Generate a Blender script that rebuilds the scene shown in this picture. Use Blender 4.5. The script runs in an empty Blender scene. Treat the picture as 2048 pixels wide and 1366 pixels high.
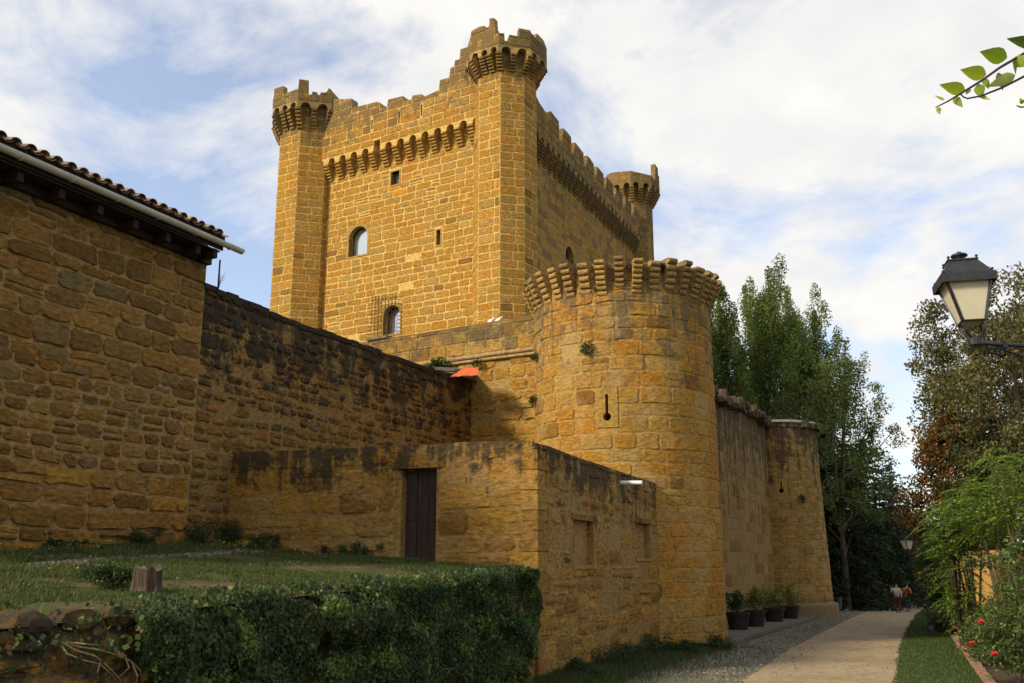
import bpy, math, random
import numpy as np
from mathutils import Vector, noise as mnoise

scene = bpy.context.scene
COL = scene.collection
R = math.radians

# ------------------------------------------------------------------ camera
EYE = np.array([0.0, 0.0, 2.25])
FPX = 1900.0                       # focal length in photo pixels (2048 wide)
TH = math.atan(447.0 / FPX)        # camera pitch, upwards
cam_d = bpy.data.cameras.new('camera')
cam_d.sensor_width = 36.0
cam_d.lens = 36.0 * FPX / 2048.0
cam_d.clip_start = 0.05
cam_d.clip_end = 5000
cam = bpy.data.objects.new('camera', cam_d)
COL.objects.link(cam)
cam.location = EYE
cam.rotation_euler = (math.pi / 2 + TH, 0, 0)
scene.camera = cam

# ------------------------------------------------------------------ sky and sun
SUN_AZ, SUN_EL = R(-62), R(31)     # azimuth from -Y (behind the camera), negative = left
SUNV = Vector((math.sin(SUN_AZ) * math.cos(SUN_EL), -math.cos(SUN_AZ) * math.cos(SUN_EL), math.sin(SUN_EL)))
world = bpy.data.worlds.new('World')
scene.world = world
world.use_nodes = True
wn, wl = world.node_tree.nodes, world.node_tree.links
wn.clear()
w_out = wn.new('ShaderNodeOutputWorld')
w_bg = wn.new('ShaderNodeBackground'); w_bg.inputs['Strength'].default_value = 0.15
w_sky = wn.new('ShaderNodeTexSky'); w_sky.sky_type = 'NISHITA'; w_sky.sun_disc = False
w_sky.sun_elevation = SUN_EL; w_sky.sun_rotation = math.atan2(SUNV.x, SUNV.y)
w_sky.altitude = 500; w_sky.air_density = 1.0; w_sky.dust_density = 1.6
w_tc = wn.new('ShaderNodeTexCoord')
w_sep = wn.new('ShaderNodeSeparateXYZ'); wl.new(w_tc.outputs['Generated'], w_sep.inputs[0])
def wmath(op, a, b=None, clamp=False):
    n = wn.new('ShaderNodeMath'); n.operation = op; n.use_clamp = clamp
    for i, x in enumerate((a, b)):
        if x is None: continue
        if isinstance(x, (int, float)): n.inputs[i].default_value = x
        else: wl.new(x, n.inputs[i])
    return n.outputs[0]
zz = wmath('ADD', wmath('MAXIMUM', w_sep.outputs['Z'], 0.0), 0.32)
cx_ = wmath('DIVIDE', w_sep.outputs['X'], zz); cy_ = wmath('DIVIDE', w_sep.outputs['Y'], zz)
w_cmb = wn.new('ShaderNodeCombineXYZ'); wl.new(cx_, w_cmb.inputs[0]); wl.new(cy_, w_cmb.inputs[1])
def wnoise(scale, detail, rough, off, dist=0.0):
    m = wn.new('ShaderNodeMapping'); m.inputs['Location'].default_value = off
    wl.new(w_cmb.outputs[0], m.inputs['Vector'])
    n = wn.new('ShaderNodeTexNoise'); n.inputs['Scale'].default_value = scale
    n.inputs['Detail'].default_value = detail; n.inputs['Roughness'].default_value = rough
    n.inputs['Distortion'].default_value = dist
    wl.new(m.outputs[0], n.inputs['Vector'])
    return n.outputs['Fac']
n_a = wnoise(2.7, 10, 0.60, (29.92, 5.87, 0.0), 0.3)
n_b = wnoise(0.9, 3, 0.5, (12.38, 6.08, 0.0))
dens = wmath('ADD', wmath('MULTIPLY', n_a, 0.68), wmath('MULTIPLY', n_b, 0.42))
w_ramp = wn.new('ShaderNodeValToRGB')
w_ramp.color_ramp.elements[0].position = 0.47; w_ramp.color_ramp.elements[0].color = (0.24, 0.24, 0.24, 1)
w_ramp.color_ramp.elements[1].position = 0.585; w_ramp.color_ramp.elements[1].color = (1, 1, 1, 1)
wl.new(dens, w_ramp.inputs[0])
n_c = wnoise(4.5, 8, 0.6, (18.98, 8.29, 0.0))
w_cr2 = wn.new('ShaderNodeValToRGB')
w_cr2.color_ramp.elements[0].position = 0.3; w_cr2.color_ramp.elements[0].color = (5.3, 5.3, 5.4, 1)
w_cr2.color_ramp.elements[1].position = 0.68; w_cr2.color_ramp.elements[1].color = (6.5, 6.35, 6.05, 1)
wl.new(n_c, w_cr2.inputs[0])
w_blue = wn.new('ShaderNodeMixRGB'); w_blue.blend_type = 'MULTIPLY'; w_blue.inputs[0].default_value = 1.0
w_blue.inputs[2].default_value = (1.35, 1.4, 1.5, 1)
wl.new(w_sky.outputs[0], w_blue.inputs[1])
w_mix = wn.new('ShaderNodeMixRGB')
wl.new(w_ramp.outputs[0], w_mix.inputs[0]); wl.new(w_blue.outputs[0], w_mix.inputs[1]); wl.new(w_cr2.outputs[0], w_mix.inputs[2])
wl.new(w_mix.outputs[0], w_bg.inputs[0]); wl.new(w_bg.outputs[0], w_out.inputs[0])

sun_d = bpy.data.lights.new('sun', 'SUN'); sun_d.energy = 4.4; sun_d.angle = R(10.0); sun_d.color = (1.0, 0.88, 0.68)
sun = bpy.data.objects.new('sun', sun_d); COL.objects.link(sun)
sun.rotation_euler = SUNV.to_track_quat('Z', 'Y').to_euler()
sun.location = (-40, -20, 60)

vs = scene.view_settings
vs.view_transform = 'Standard'; vs.look = 'None'; vs.gamma = 1.0; vs.use_curve_mapping = False
vs.exposure = 0.08
scene.cycles.use_denoising = True
scene.cycles.max_bounces = 6

# ------------------------------------------------------------------ geometry of the view
CT, ST = math.cos(TH), math.sin(TH)
def ray(u, v):
    xr, yu = (u - 1024.0) / FPX, (683.0 - v) / FPX
    d = np.array([xr, CT - yu * ST, ST + yu * CT])
    return d / d[1]
def at(u, v, Y):
    return EYE + ray(u, v) * Y
def project(p):
    x, y, z = p[0] - EYE[0], p[1] - EYE[1], p[2] - EYE[2]
    dep = y * CT + z * ST
    if dep < 0.1: return None
    return 1024 + FPX * x / dep, 683 - FPX * (-y * ST + z * CT) / dep, dep
def gz(x, y):
    t = 0.42 * x + 0.906 * y
    return 0.045 * max(0.0, 14 - t) - 0.0185 * min(60.0, max(0.0, t - 28))
def ground(u, v):
    d = ray(u, v); Y = 5.0
    lo, hi = 1.0, 400.0
    for _ in range(60):
        m = 0.5 * (lo + hi); p = EYE + d * m
        if p[2] > gz(p[0], p[1]): lo = m
        else: hi = m
    p = EYE + d * lo
    return np.array([p[0], p[1], gz(p[0], p[1])])

class Wall:
    """vertical plane; az = azimuth of its outward normal from -Y, s runs to the right as seen from outside"""
    def __init__(self, P, az_deg, off=0.0):
        a = R(az_deg)
        self.n = np.array([math.sin(a), -math.cos(a)]); self.d = np.array([math.cos(a), math.sin(a)])
        self.P = np.array(P, float) + self.n * off
    def S(self, s, z, o=0.0):
        p = self.P + self.d * s + self.n * o
        return (p[0], p[1], z)
    def uv(self, u, v):
        d = ray(u, v)
        k = np.dot(self.P - EYE[:2], self.n) / np.dot(d[:2], self.n)
        p = EYE + d * k
        return float(np.dot(p[:2] - self.P, self.d)), float(p[2])
    def s_at(self, u, v=1130):
        return self.uv(u, v)[0]
class Drum:
    def __init__(self, c, rad, batter=0.0, z0=0.0):
        self.c = np.array(c, float); self.r = rad; self.b = batter; self.z0 = z0
    def rad(self, z): return self.r + self.b * max(0.0, 1 - (z - self.z0) / 9.0)
    def S(self, s, z, o=0.0):
        a = s / self.r; rr = self.rad(z) + o
        return (self.c[0] + rr * math.sin(a), self.c[1] - rr * math.cos(a), z)
    def uv(self, u, v):
        d = ray(u, v); dx, dy = d[0], d[1]
        ox, oy = -self.c[0], -self.c[1]
        A = dx * dx + dy * dy; B = 2 * (ox * dx + oy * dy); C = ox * ox + oy * oy - self.r ** 2
        disc = max(0.0, B * B - 4 * A * C); k = (-B - math.sqrt(disc)) / (2 * A)
        p = EYE + d * k
        return math.atan2(p[0] - self.c[0], -(p[1] - self.c[1])) * self.r, p[2]

# ------------------------------------------------------------------ object helpers
def link(o, parent=None):
    COL.objects.link(o)
    if parent is not None: o.parent = parent
    return o
def wloc(o):
    p = np.zeros(3)
    while o is not None:
        p += np.array(o.location); o = o.parent
    return p
def tag(o, label=None, cat=None, group=None, kind=None):
    if label: o['label'] = label
    if cat: o['category'] = cat
    if group: o['group'] = group
    if kind: o['kind'] = kind
    return o
def thing(name, label, cat, loc=(0, 0, 0), group=None):
    o = bpy.data.objects.new(name, None); o.location = loc; o.empty_display_size = 0.3
    link(o); return tag(o, label, cat, group, 'thing')
def mesh_data(name, verts, faces, mats, tint=None, mat_idx=None, smooth=False):
    me = bpy.data.meshes.new(name)
    me.from_pydata([tuple(map(float, v)) for v in verts], [], faces)
    for m in (mats if isinstance(mats, (list, tuple)) else [mats]): me.materials.append(m)
    if mat_idx is not None: me.polygons.foreach_set('material_index', mat_idx)
    if smooth: me.polygons.foreach_set('use_smooth', [True] * len(me.polygons))
    if tint is not None:
        at_ = me.attributes.new('tint', 'FLOAT_COLOR', 'POINT')
        t = np.asarray(tint, np.float32)
        if t.ndim == 1: t = np.tile(t, (len(verts), 1))
        if t.shape[1] == 3: t = np.hstack([t, np.ones((len(t), 1), np.float32)])
        at_.data.foreach_set('color', t.ravel())
    me.update()
    return me
def obj(name, verts, faces, mats, parent=None, tint=None, mat_idx=None, smooth=False, centre=False):
    """verts in world coordinates; parents are only ever translated"""
    v = np.asarray(verts, float)
    base = wloc(parent) if parent is not None else np.zeros(3)
    c = v.mean(axis=0) if centre else base
    o = bpy.data.objects.new(name, mesh_data(name, v - c, faces, mats, tint, mat_idx, smooth))
    o.location = c - base
    return link(o, parent)
def fast_mesh(name, V, F, mat, tint=None, smooth=False):
    """V (n,3) floats, F (m,k) ints, all faces with k corners"""
    V = np.asarray(V, np.float32); F = np.asarray(F, np.int32); k = F.shape[1]
    me = bpy.data.meshes.new(name)
    me.vertices.add(len(V)); me.vertices.foreach_set('co', V.ravel())
    me.loops.add(F.size); me.loops.foreach_set('vertex_index', F.ravel())
    me.polygons.add(len(F)); me.polygons.foreach_set('loop_start', np.arange(0, F.size, k, dtype=np.int32))
    if smooth: me.polygons.foreach_set('use_smooth', np.ones(len(F), bool))
    me.materials.append(mat)
    if tint is not None:
        a = me.attributes.new('tint', 'FLOAT_COLOR', 'POINT')
        t = np.asarray(tint, np.float32)
        if t.shape[1] == 3: t = np.hstack([t, np.ones((len(t), 1), np.float32)])
        a.data.foreach_set('color', t.ravel())
    me.update(calc_edges=True)
    return me
class MB:
    """collects shapes into one mesh"""
    def __init__(self): self.v, self.f, self.t = [], [], []
    def add(self, V, F, t=(0.5, 0.5, 0.5)):
        n = len(self.v); self.v += [tuple(x) for x in V]; self.f += [tuple(i + n for i in f) for f in F]
        self.t += [t] * len(V); return self
    def box(self, a, b, t=(.5, .5, .5)):
        x0, y0, z0 = a; x1, y1, z1 = b
        V = [(x0, y0, z0), (x1, y0, z0), (x1, y1, z0), (x0, y1, z0), (x0, y0, z1), (x1, y0, z1), (x1, y1, z1), (x0, y1, z1)]
        return self.add(V, [(0, 3, 2, 1), (4, 5, 6, 7), (0, 1, 5, 4), (1, 2, 6, 5), (2, 3, 7, 6), (3, 0, 4, 7)], t)
    def wbox(self, W, s0, s1, z0, z1, o0, o1, t=(.5, .5, .5)):
        V = [W.S(s0, z0, o1), W.S(s1, z0, o1), W.S(s1, z0, o0), W.S(s0, z0, o0), W.S(s0, z1, o1), W.S(s1, z1, o1), W.S(s1, z1, o0), W.S(s0, z1, o0)]
        return self.add(V, [(0, 3, 2, 1), (4, 5, 6, 7), (0, 1, 5, 4), (1, 2, 6, 5), (2, 3, 7, 6), (3, 0, 4, 7)], t)
    def tube(self, pts, rad, n=6, t=(.5, .5, .5), cap=True):
        pts = [Vector(p) for p in pts]; m = len(pts)
        rad = [rad] * m if isinstance(rad, (int, float)) else rad
        V, F = [], []
        up = Vector((0.13, 0.27, 0.95)).normalized()
        for i, p in enumerate(pts):
            tg = (pts[min(i + 1, m - 1)] - pts[max(i - 1, 0)]).normalized()
            a = tg.cross(up)
            if a.length < 1e-3: a = tg.cross(Vector((1, 0, 0)))
            a.normalize(); b = tg.cross(a)
            for j in range(n):
                an = 2 * math.pi * j / n
                V.append(p + (a * math.cos(an) + b * math.sin(an)) * rad[i])
        for i in range(m - 1):
            for j in range(n):
                k = (j + 1) % n
                F.append((i * n + j, i * n + k, (i + 1) * n + k, (i + 1) * n + j))
        if cap: F.append(tuple(range(n - 1, -1, -1))); F.append(tuple((m - 1) * n + j for j in range(n)))
        return self.add(V, F, t)
    def lathe(self, c, prof, n=16, t=(.5, .5, .5)):
        V, F = [], []
        for r, z in prof:
            for j in range(n):
                a = 2 * math.pi * j / n; V.append((c[0] + r * math.cos(a), c[1] + r * math.sin(a), c[2] + z))
        for i in range(len(prof) - 1):
            for j in range(n):
                k = (j + 1) % n; F.append((i * n + j, i * n + k, (i + 1) * n + k, (i + 1) * n + j))
        F.append(tuple(range(n - 1, -1, -1))); F.append(tuple((len(prof) - 1) * n + j for j in range(n)))
        return self.add(V, F, t)
    def prism(self, W, poly, o0, o1, t=(.5, .5, .5)):
        """poly: (s, z) counter-clockwise seen from outside; front at o1, back at o0"""
        n = len(poly)
        V = [W.S(s, z, o1) for s, z in poly] + [W.S(s, z, o0) for s, z in poly]
        F = [tuple(range(n)), tuple(range(2 * n - 1, n - 1, -1))] + [(i, n + i, n + (i + 1) % n, (i + 1) % n) for i in range(n)]
        return self.add(V, F, t)
    def build(self, name, mat, parent=None, smooth=False, centre=False):
        return obj(name, self.v, self.f, mat, parent, tint=self.t, smooth=smooth, centre=centre)

# ------------------------------------------------------------------ materials
def new_mat(name):
    m = bpy.data.materials.new(name); m.use_nodes = True
    nt = m.node_tree; b = nt.nodes['Principled BSDF']
    return m, nt.nodes, nt.links, b
def nmath(nodes, links, op, a, b=None, c=None, clamp=False):
    n = nodes.new('ShaderNodeMath'); n.operation = op; n.use_clamp = clamp
    for i, x in enumerate((a, b, c)):
        if x is None: continue
        if isinstance(x, (int, float)): n.inputs[i].default_value = x
        else: links.new(x, n.inputs[i])
    return n.outputs[0]
def nnoise(nodes, links, vec, scale, detail=4, rough=0.55, dist=0.0):
    n = nodes.new('ShaderNodeTexNoise'); n.inputs['Scale'].default_value = scale
    n.inputs['Detail'].default_value = detail; n.inputs['Roughness'].default_value = rough; n.inputs['Distortion'].default_value = dist
    if vec is not None: links.new(vec, n.inputs['Vector'])
    return n.outputs['Fac']
def nscale(nodes, links, vec, sc, loc=(0, 0, 0)):
    m = nodes.new('ShaderNodeMapping'); m.inputs['Scale'].default_value = sc; m.inputs['Location'].default_value = loc
    links.new(vec, m.inputs['Vector']); return m.outputs[0]
def nmix(nodes, links, fac, a, b, mode='MIX'):
    n = nodes.new('ShaderNodeMixRGB'); n.blend_type = mode
    for i, x in enumerate((fac, a, b)):
        if isinstance(x, (int, float)): n.inputs[i].default_value = x
        elif isinstance(x, tuple): n.inputs[i].default_value = (*x[:3], 1)
        else: links.new(x, n.inputs[i])
    return n.outputs[0]
def nrange(nodes, links, val, a, b, c=0.0, d=1.0):
    n = nodes.new('ShaderNodeMapRange'); n.interpolation_type = 'SMOOTHSTEP'
    n.inputs[1].default_value = a; n.inputs[2].default_value = b; n.inputs[3].default_value = c; n.inputs[4].default_value = d
    links.new(val, n.inputs[0]); return n.outputs[0]
def nbump(nodes, links, h, strength, dist):
    n = nodes.new('ShaderNodeBump'); n.inputs['Strength'].default_value = strength; n.inputs['Distance'].default_value = dist
    links.new(h, n.inputs['Height']); return n.outputs[0]

def masonry(name, colour=None, top=(0, 0, 0), dirt_h=1.2, dirt=0.7, streak=0.4, blotch=0.35, bump=0.5, dirt_col=(0.030, 0.024, 0.016),
            foot=None, pale=0.0, freq=1.0, black=0.0):
    """weathered sandstone or mortar. colour None -> the per-stone 'tint'. top = (a, bx, by): height of the wall head,
    round which black lichen and rain streaks grow; the same mask also paints in shade. foot: height of a damp, mossy wall foot. pale: lime patches."""
    m, N, L, bsdf = new_mat(name)
    geo = N.new('ShaderNodeNewGeometry'); pos = geo.outputs['Position']
    if colour is None:
        a = N.new('ShaderNodeAttribute'); a.attribute_name = 'tint'; col = a.outputs['Color']
    else:
        a = N.new('ShaderNodeRGB'); a.outputs[0].default_value = (*colour, 1); col = a.outputs[0]
    big = nnoise(N, L, pos, 0.55 * freq, 5, 0.6)
    med = nnoise(N, L, nscale(N, L, pos, (1, 1, 1.9)), 7.0, 7, 0.66)
    fine = nnoise(N, L, pos, 38, 4, 0.6)
    # broad drift of colour from grey-buff to orange
    col = nmix(N, L, nmath(N, L, 'MULTIPLY', nrange(N, L, big, 0.42, 0.68), blotch), col, nmix(N, L, 1.0, col, (1.08, 0.86, 0.60), 'MULTIPLY'))
    col = nmix(N, L, nmath(N, L, 'MULTIPLY', nrange(N, L, big, 0.5, 0.28), blotch), col, nmix(N, L, 1.0, col, (0.88, 0.91, 0.94), 'MULTIPLY'))
    v = nmath(N, L, 'ADD', nmath(N, L, 'MULTIPLY', med, 0.9), nmath(N, L, 'MULTIPLY', fine, 0.35))
    vr = nrange(N, L, v, 0.38, 0.88, 0.52, 1.38)
    cmb = N.new('ShaderNodeCombineXYZ')
    for i in range(3): L.new(vr, cmb.inputs[i])
    col = nmix(N, L, 1.0, col, cmb.outputs[0], 'MULTIPLY')
    if pale > 0:
        pn = nnoise(N, L, pos, 0.9, 7, 0.65, 0.4)
        col = nmix(N, L, nmath(N, L, 'MULTIPLY', nrange(N, L, pn, 0.50, 0.64), pale), col, (0.40, 0.275, 0.12))
    sep = N.new('ShaderNodeSeparateXYZ'); L.new(pos, sep.inputs[0])
    topz = nmath(N, L, 'ADD', nmath(N, L, 'MULTIPLY', sep.outputs[0], top[1]), nmath(N, L, 'MULTIPLY', sep.outputs[1], top[2]))
    d = nmath(N, L, 'DIVIDE', nmath(N, L, 'SUBTRACT', nmath(N, L, 'ADD', topz, top[0]), sep.outputs[2]), dirt_h)   # 0 at the head
    st = nnoise(N, L, nscale(N, L, pos, (1, 1, 0.07)), 4.6, 6, 0.66)
    li = nnoise(N, L, pos, 2.0, 9, 0.72, 0.35)
    head = nmath(N, L, 'SUBTRACT', 1.0, nmath(N, L, 'MINIMUM', nmath(N, L, 'MAXIMUM', d, 0.0), 2.0))             # 1 at head, -1 far below
    k = nmath(N, L, 'ADD', nmath(N, L, 'ADD', nmath(N, L, 'MULTIPLY', head, 0.40), black), nmath(N, L, 'ADD', nmath(N, L, 'MULTIPLY', nmath(N, L, 'SUBTRACT', li, 0.5), 1.7), nmath(N, L, 'MULTIPLY', nmath(N, L, 'SUBTRACT', st, 0.5), streak * 1.7)))
    mask = nmath(N, L, 'MULTIPLY', nrange(N, L, k, 0.10, 0.36), dirt)
    dc = nmix(N, L, fine, dirt_col, tuple(min(1, c * 2.0) for c in dirt_col))
    col = nmix(N, L, mask, col, dc)
    # pale lichen dots in the dark crust
    if foot is not None:
        fz = nmath(N, L, 'ADD', nmath(N, L, 'SUBTRACT', foot, sep.outputs[2]), nmath(N, L, 'MULTIPLY', nmath(N, L, 'SUBTRACT', li, 0.5), 1.6))
        col = nmix(N, L, nmath(N, L, 'MULTIPLY', nrange(N, L, fz, -0.3, 0.5), 0.55), col, (0.07, 0.06, 0.035))
    L.new(col, bsdf.inputs['Base Color'])
    bsdf.inputs['Roughness'].default_value = 0.92; bsdf.inputs['Specular IOR Level'].default_value = 0.15
    hgt = nmath(N, L, 'ADD', nmath(N, L, 'MULTIPLY', med, 1.0), nmath(N, L, 'MULTIPLY', fine, 0.3))
    L.new(nbump(N, L, hgt, min(1.0, bump * 1.25), 0.07), bsdf.inputs['Normal'])
    return m
def plain(name, colour, rough=0.6, metal=0.0, var=0.25, scale=8.0, bump=0.2, spec=0.3, dist=0.01, stretch=(1, 1, 1), use_tint=False):
    m, N, L, b = new_mat(name)
    geo = N.new('ShaderNodeNewGeometry')
    n = nnoise(N, L, nscale(N, L, geo.outputs['Position'], stretch), scale, 6, 0.6)
    base = colour
    if use_tint:
        a = N.new('ShaderNodeAttribute'); a.attribute_name = 'tint'; base = a.outputs['Color']
    r = nrange(N, L, n, 0.3, 0.72, 1 - var, 1 + var)
    cmb = N.new('ShaderNodeCombineXYZ')
    for i in range(3): L.new(r, cmb.inputs[i])
    L.new(nmix(N, L, 1.0, base, cmb.outputs[0], 'MULTIPLY'), b.inputs['Base Color'])
    b.inputs['Roughness'].default_value = rough; b.inputs['Metallic'].default_value = metal; b.inputs['Specular IOR Level'].default_value = spec
    if bump: L.new(nbump(N, L, n, bump, dist), b.inputs['Normal'])
    return m
def leaf_mat(name, trans=0.35, rough=0.55, spec=0.25):
    m, N, L, b = new_mat(name)
    a = N.new('ShaderNodeAttribute'); a.attribute_name = 'tint'
    L.new(a.outputs['Color'], b.inputs['Base Color'])
    b.inputs['Roughness'].default_value = rough; b.inputs['Specular IOR Level'].default_value = spec
    t = N.new('ShaderNodeBsdfTranslucent')
    L.new(nmix(N, L, 1.0, a.outputs['Color'], (1.25, 1.25, 0.5), 'MULTIPLY'), t.inputs['Color'])
    mx = N.new('ShaderNodeMixShader'); mx.inputs[0].default_value = trans
    L.new(b.outputs[0], mx.inputs[1]); L.new(t.outputs[0], mx.inputs[2])
    L.new(mx.outputs[0], N['Material Output'].inputs[0])
    return m
M_leaf = leaf_mat('leaf'); M_grass = leaf_mat('grass_blade', 0.25, 0.6)
M_bark = plain('bark', (0.10, 0.075, 0.05), 0.9, var=0.45, scale=6, bump=0.8, dist=0.03, stretch=(3, 3, 0.6), spec=0.1)
M_black_iron = plain('black_iron', (0.018, 0.019, 0.021), 0.45, var=0.3, scale=20, bump=0.15, spec=0.5)
M_rust_iron = plain('rusty_iron', (0.03, 0.02, 0.015), 0.7, var=0.4, scale=20, bump=0.2)
M_wood_dark = plain('dark_wood', (0.028, 0.016, 0.010), 0.75, var=0.55, scale=5, bump=0.5, stretch=(6, 6, 0.5), spec=0.25)
M_painted_dark = plain('painted_dark', (0.012, 0.010, 0.008), 0.95, var=0.1, bump=0)  # near-black panels that paint the unlit depth of openings

# ------------------------------------------------------------------ stone laying
def stone_geo(S, poly, proud, bevel, rng, jit=0.004, bulge=0.0):
    n = len(poly)
    cs = sum(p[0] for p in poly) / n; cz = sum(p[1] for p in poly) / n
    V = []
    for s, z in poly: V.append(S(s, z, -0.05))
    for s, z in poly: V.append(S(s, z, proud * 0.35))
    tilt_s, tilt_z = rng.uniform(-1, 1) * jit, rng.uniform(-1, 1) * jit
    for s, z in poly:
        ds, dz = cs - s, cz - z; ln = math.hypot(ds, dz) + 1e-6; k = min(bevel / ln, 0.45)
        V.append(S(s + ds * k, z + dz * k, proud + tilt_s * (1 if s > cs else -1) + tilt_z * (1 if z > cz else -1) + rng.uniform(-jit, jit) * 0.6))
    F = []
    for r in (0, 1):
        for i in range(n):
            j = (i + 1) % n; F.append((r * n + i, r * n + j, (r + 1) * n + j, (r + 1) * n + i))
    if bulge:
        V.append(S(cs, cz, proud + bulge)); c = len(V) - 1
        for i in range(n): F.append((2 * n + i, 2 * n + (i + 1) % n, c))
    else: F.append(tuple(range(2 * n, 3 * n)))
    return V, F
def lay(surf, s0, s1, z0, z1, rng, h=(0.36, 0.48), w=(0.45, 0.95), gap=0.05, proud=0.02, bevel=0.015, jit=0.004, wav=0.02, corner=0.03,
        holes=(), top=None, bottom=None, split=0.0, miss=0.0, mids=False, bulge=0.0, tint=None, mat=0, part=None, see=None, snug=0.0):
    """lay courses of stones on surf between s0..s1, z0..z1; returns stone records"""
    out = []; rows = [z0]
    while rows[-1] < z1: rows.append(rows[-1] + rng.uniform(*h))
    sd = rng.uniform(0, 100)
    def bound(i, s): return rows[i] + wav * 2.0 * mnoise.noise((s * 0.45, i * 3.7, sd))
    for i in range(len(rows) - 1):
        hh = rows[i + 1] - rows[i]
        blocks = []
        for (a, b, c, d) in holes:
            if rows[i + 1] - 0.06 > c and rows[i] + 0.06 < d: blocks.append((a, b))
        blocks.sort(); iv = []; cur = s0
        for a, b in blocks:
            if a > cur: iv.append((cur, min(a, s1)))
            cur = max(cur, b)
        if cur < s1: iv.append((cur, s1))
        if top is not None and getattr(top, 'cuts', None):            # courses break where the wall head steps
            new = []
            for a, b in iv:
                e_ = [a] + [c for c in top.cuts if a + 0.05 < c < b - 0.05 and rows[i + 1] > min(top(c - .12), top(c + .12))] + [b]
                new += list(zip(e_[:-1], e_[1:]))
            iv = new
        for a, b in iv:
            if b - a < 0.08: continue
            js = [a]
            while True:
                nx = js[-1] + rng.uniform(*w) * (0.75 + 0.5 * hh / (0.5 * (h[0] + h[1])))
                if nx > b - w[0] * 0.55: break
                js.append(nx)
            js.append(b)
            sl = [0] + [rng.uniform(-1, 1) * wav * 0.7 for _ in js[1:-1]] + [0]
            for j in range(len(js) - 1):
                if rng.random() < miss: continue
                cells = [(0.0, 1.0)]
                if rng.random() < split and hh > 0.2:
                    q = rng.uniform(0.38, 0.62); cells = [(0.0, q), (q, 1.0)]
                for (fa, fb) in cells:
                    sa, sb = js[j], js[j + 1]
                    zb0, zt0, zb1, zt1 = bound(i, sa), bound(i + 1, sa), bound(i, sb), bound(i + 1, sb)
                    p = [(sa + sl[j] * (1 - 2 * fa), zb0 + (zt0 - zb0) * fa), (sb + sl[j + 1] * (1 - 2 * fa), zb1 + (zt1 - zb1) * fa),
                         (sb + sl[j + 1] * (1 - 2 * fb), zb1 + (zt1 - zb1) * fb), (sa + sl[j] * (1 - 2 * fb), zb0 + (zt0 - zb0) * fb)]
                    g = gap * 0.5 * rng.uniform(0.75, 1.3)
                    p = [(p[0][0] + g, p[0][1] + g), (p[1][0] - g, p[1][1] + g), (p[2][0] - g, p[2][1] - g), (p[3][0] + g, p[3][1] - g)]
                    if top is not None: p = [(s, min(z, top(s + (0.06 if k_ in (0, 3) else -0.06)) - 0.015)) for k_, (s, z) in enumerate(p)]
                    if bottom is not None: p = [(s, max(z, bottom(s) + 0.015)) for s, z in p]
                    wd, ht = min(p[1][0] - p[0][0], p[2][0] - p[3][0]), min(p[3][1] - p[0][1], p[2][1] - p[1][1])
                    if wd < 0.06 or ht < 0.06: continue
                    c = min(corner, wd * 0.3, ht * 0.3); poly = []
                    for k in range(4):
                        P0, P1, P2 = p[k - 1], p[k], p[(k + 1) % 4]
                        for Q in (P0, P2):
                            ln = math.hypot(Q[0] - P1[0], Q[1] - P1[1]); cc = c * rng.uniform(0.5, 1.4) / ln
                            poly.append((P1[0] + (Q[0] - P1[0]) * cc, P1[1] + (Q[1] - P1[1]) * cc))
                        if mids:
                            f = rng.uniform(0.4, 0.6); r_ = rng.uniform(-1, 1) * c * 0.45
                            ex, ez = P2[0] - P1[0], P2[1] - P1[1]; ln = math.hypot(ex, ez)
                            poly.append((P1[0] + ex * f - ez / ln * r_, P1[1] + ez * f + ex / ln * r_))
                    V, F = stone_geo(surf.S, poly, proud * rng.uniform(0.6, 1.5), min(bevel, wd * 0.25, ht * 0.25), rng, jit, bulge * rng.uniform(0.3, 1.2))
                    V = np.array(V); c3 = V.mean(axis=0)
                    pr = project(c3); area = 0
                    if pr and -10 < pr[0] < 2058 and -10 < pr[1] < 1376 and (see is None or see(pr[0], pr[1])):
                        q = [project(x) for x in V[len(poly):2 * len(poly)]]
                        xs = [a_[0] for a_ in q]; ys = [a_[1] for a_ in q]
                        area = (max(xs) - min(xs)) * (max(ys) - min(ys))
                    t = tint(c3, (sa + sb) / 2, (rows[i] + rows[i + 1]) / 2) if tint else (0.4, 0.24, 0.08)
                    out.append(dict(V=V, F=F, a=area, t=t, mat=mat, part=part))
    return out
def place_stones(root, recs, mats, limit=300, name='stone'):
    """the stones that show largest become parts of their own; the rest are joined into one part"""
    recs.sort(key=lambda r: -r['a'])
    for r in recs[:limit]:
        if r['a'] < 90: break
        r['done'] = True
        obj(name, r['V'], r['F'], mats[r['mat']], r['part'] or root, tint=np.array(r['t']), centre=True)
    rest = [r for r in recs if not r.get('done')]
    if rest:
        V, F, T, I = [], [], [], []; n = 0
        for r in rest:
            V.append(r['V']); F += [tuple(i + n for i in f) for f in r['F']]; I += [r['mat']] * len(r['F'])
            T.append(np.tile(np.array(r['t']), (len(r['V']), 1))); n += len(r['V'])
        o = obj(name + 'work', np.vstack(V), F, mats, root, tint=np.vstack(T), mat_idx=I)
        o['kind'] = 'stuff'
def palette(cols, weights, var=0.12, rng=random):
    def f(c3, s, z):
        c = rng.choices(cols, weights)[0]; k = 1 + rng.uniform(-var, var)
        return tuple(x * k * (1 + rng.uniform(-var, var) * 0.3) for x in c)
    return f
def polyline(surf, pix):
    return [surf.uv(u, v) for u, v in pix]
def topfn(pts):
    xs = [p[0] for p in pts]; ys = [p[1] for p in pts]
    f = lambda s: float(np.interp(s, xs, ys))
    f.cuts = [(a[0] + b[0]) / 2 for a, b in zip(pts[:-1], pts[1:]) if abs(b[1] - a[1]) > 0.14 and b[0] - a[0] < 0.16]
    return f
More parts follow.
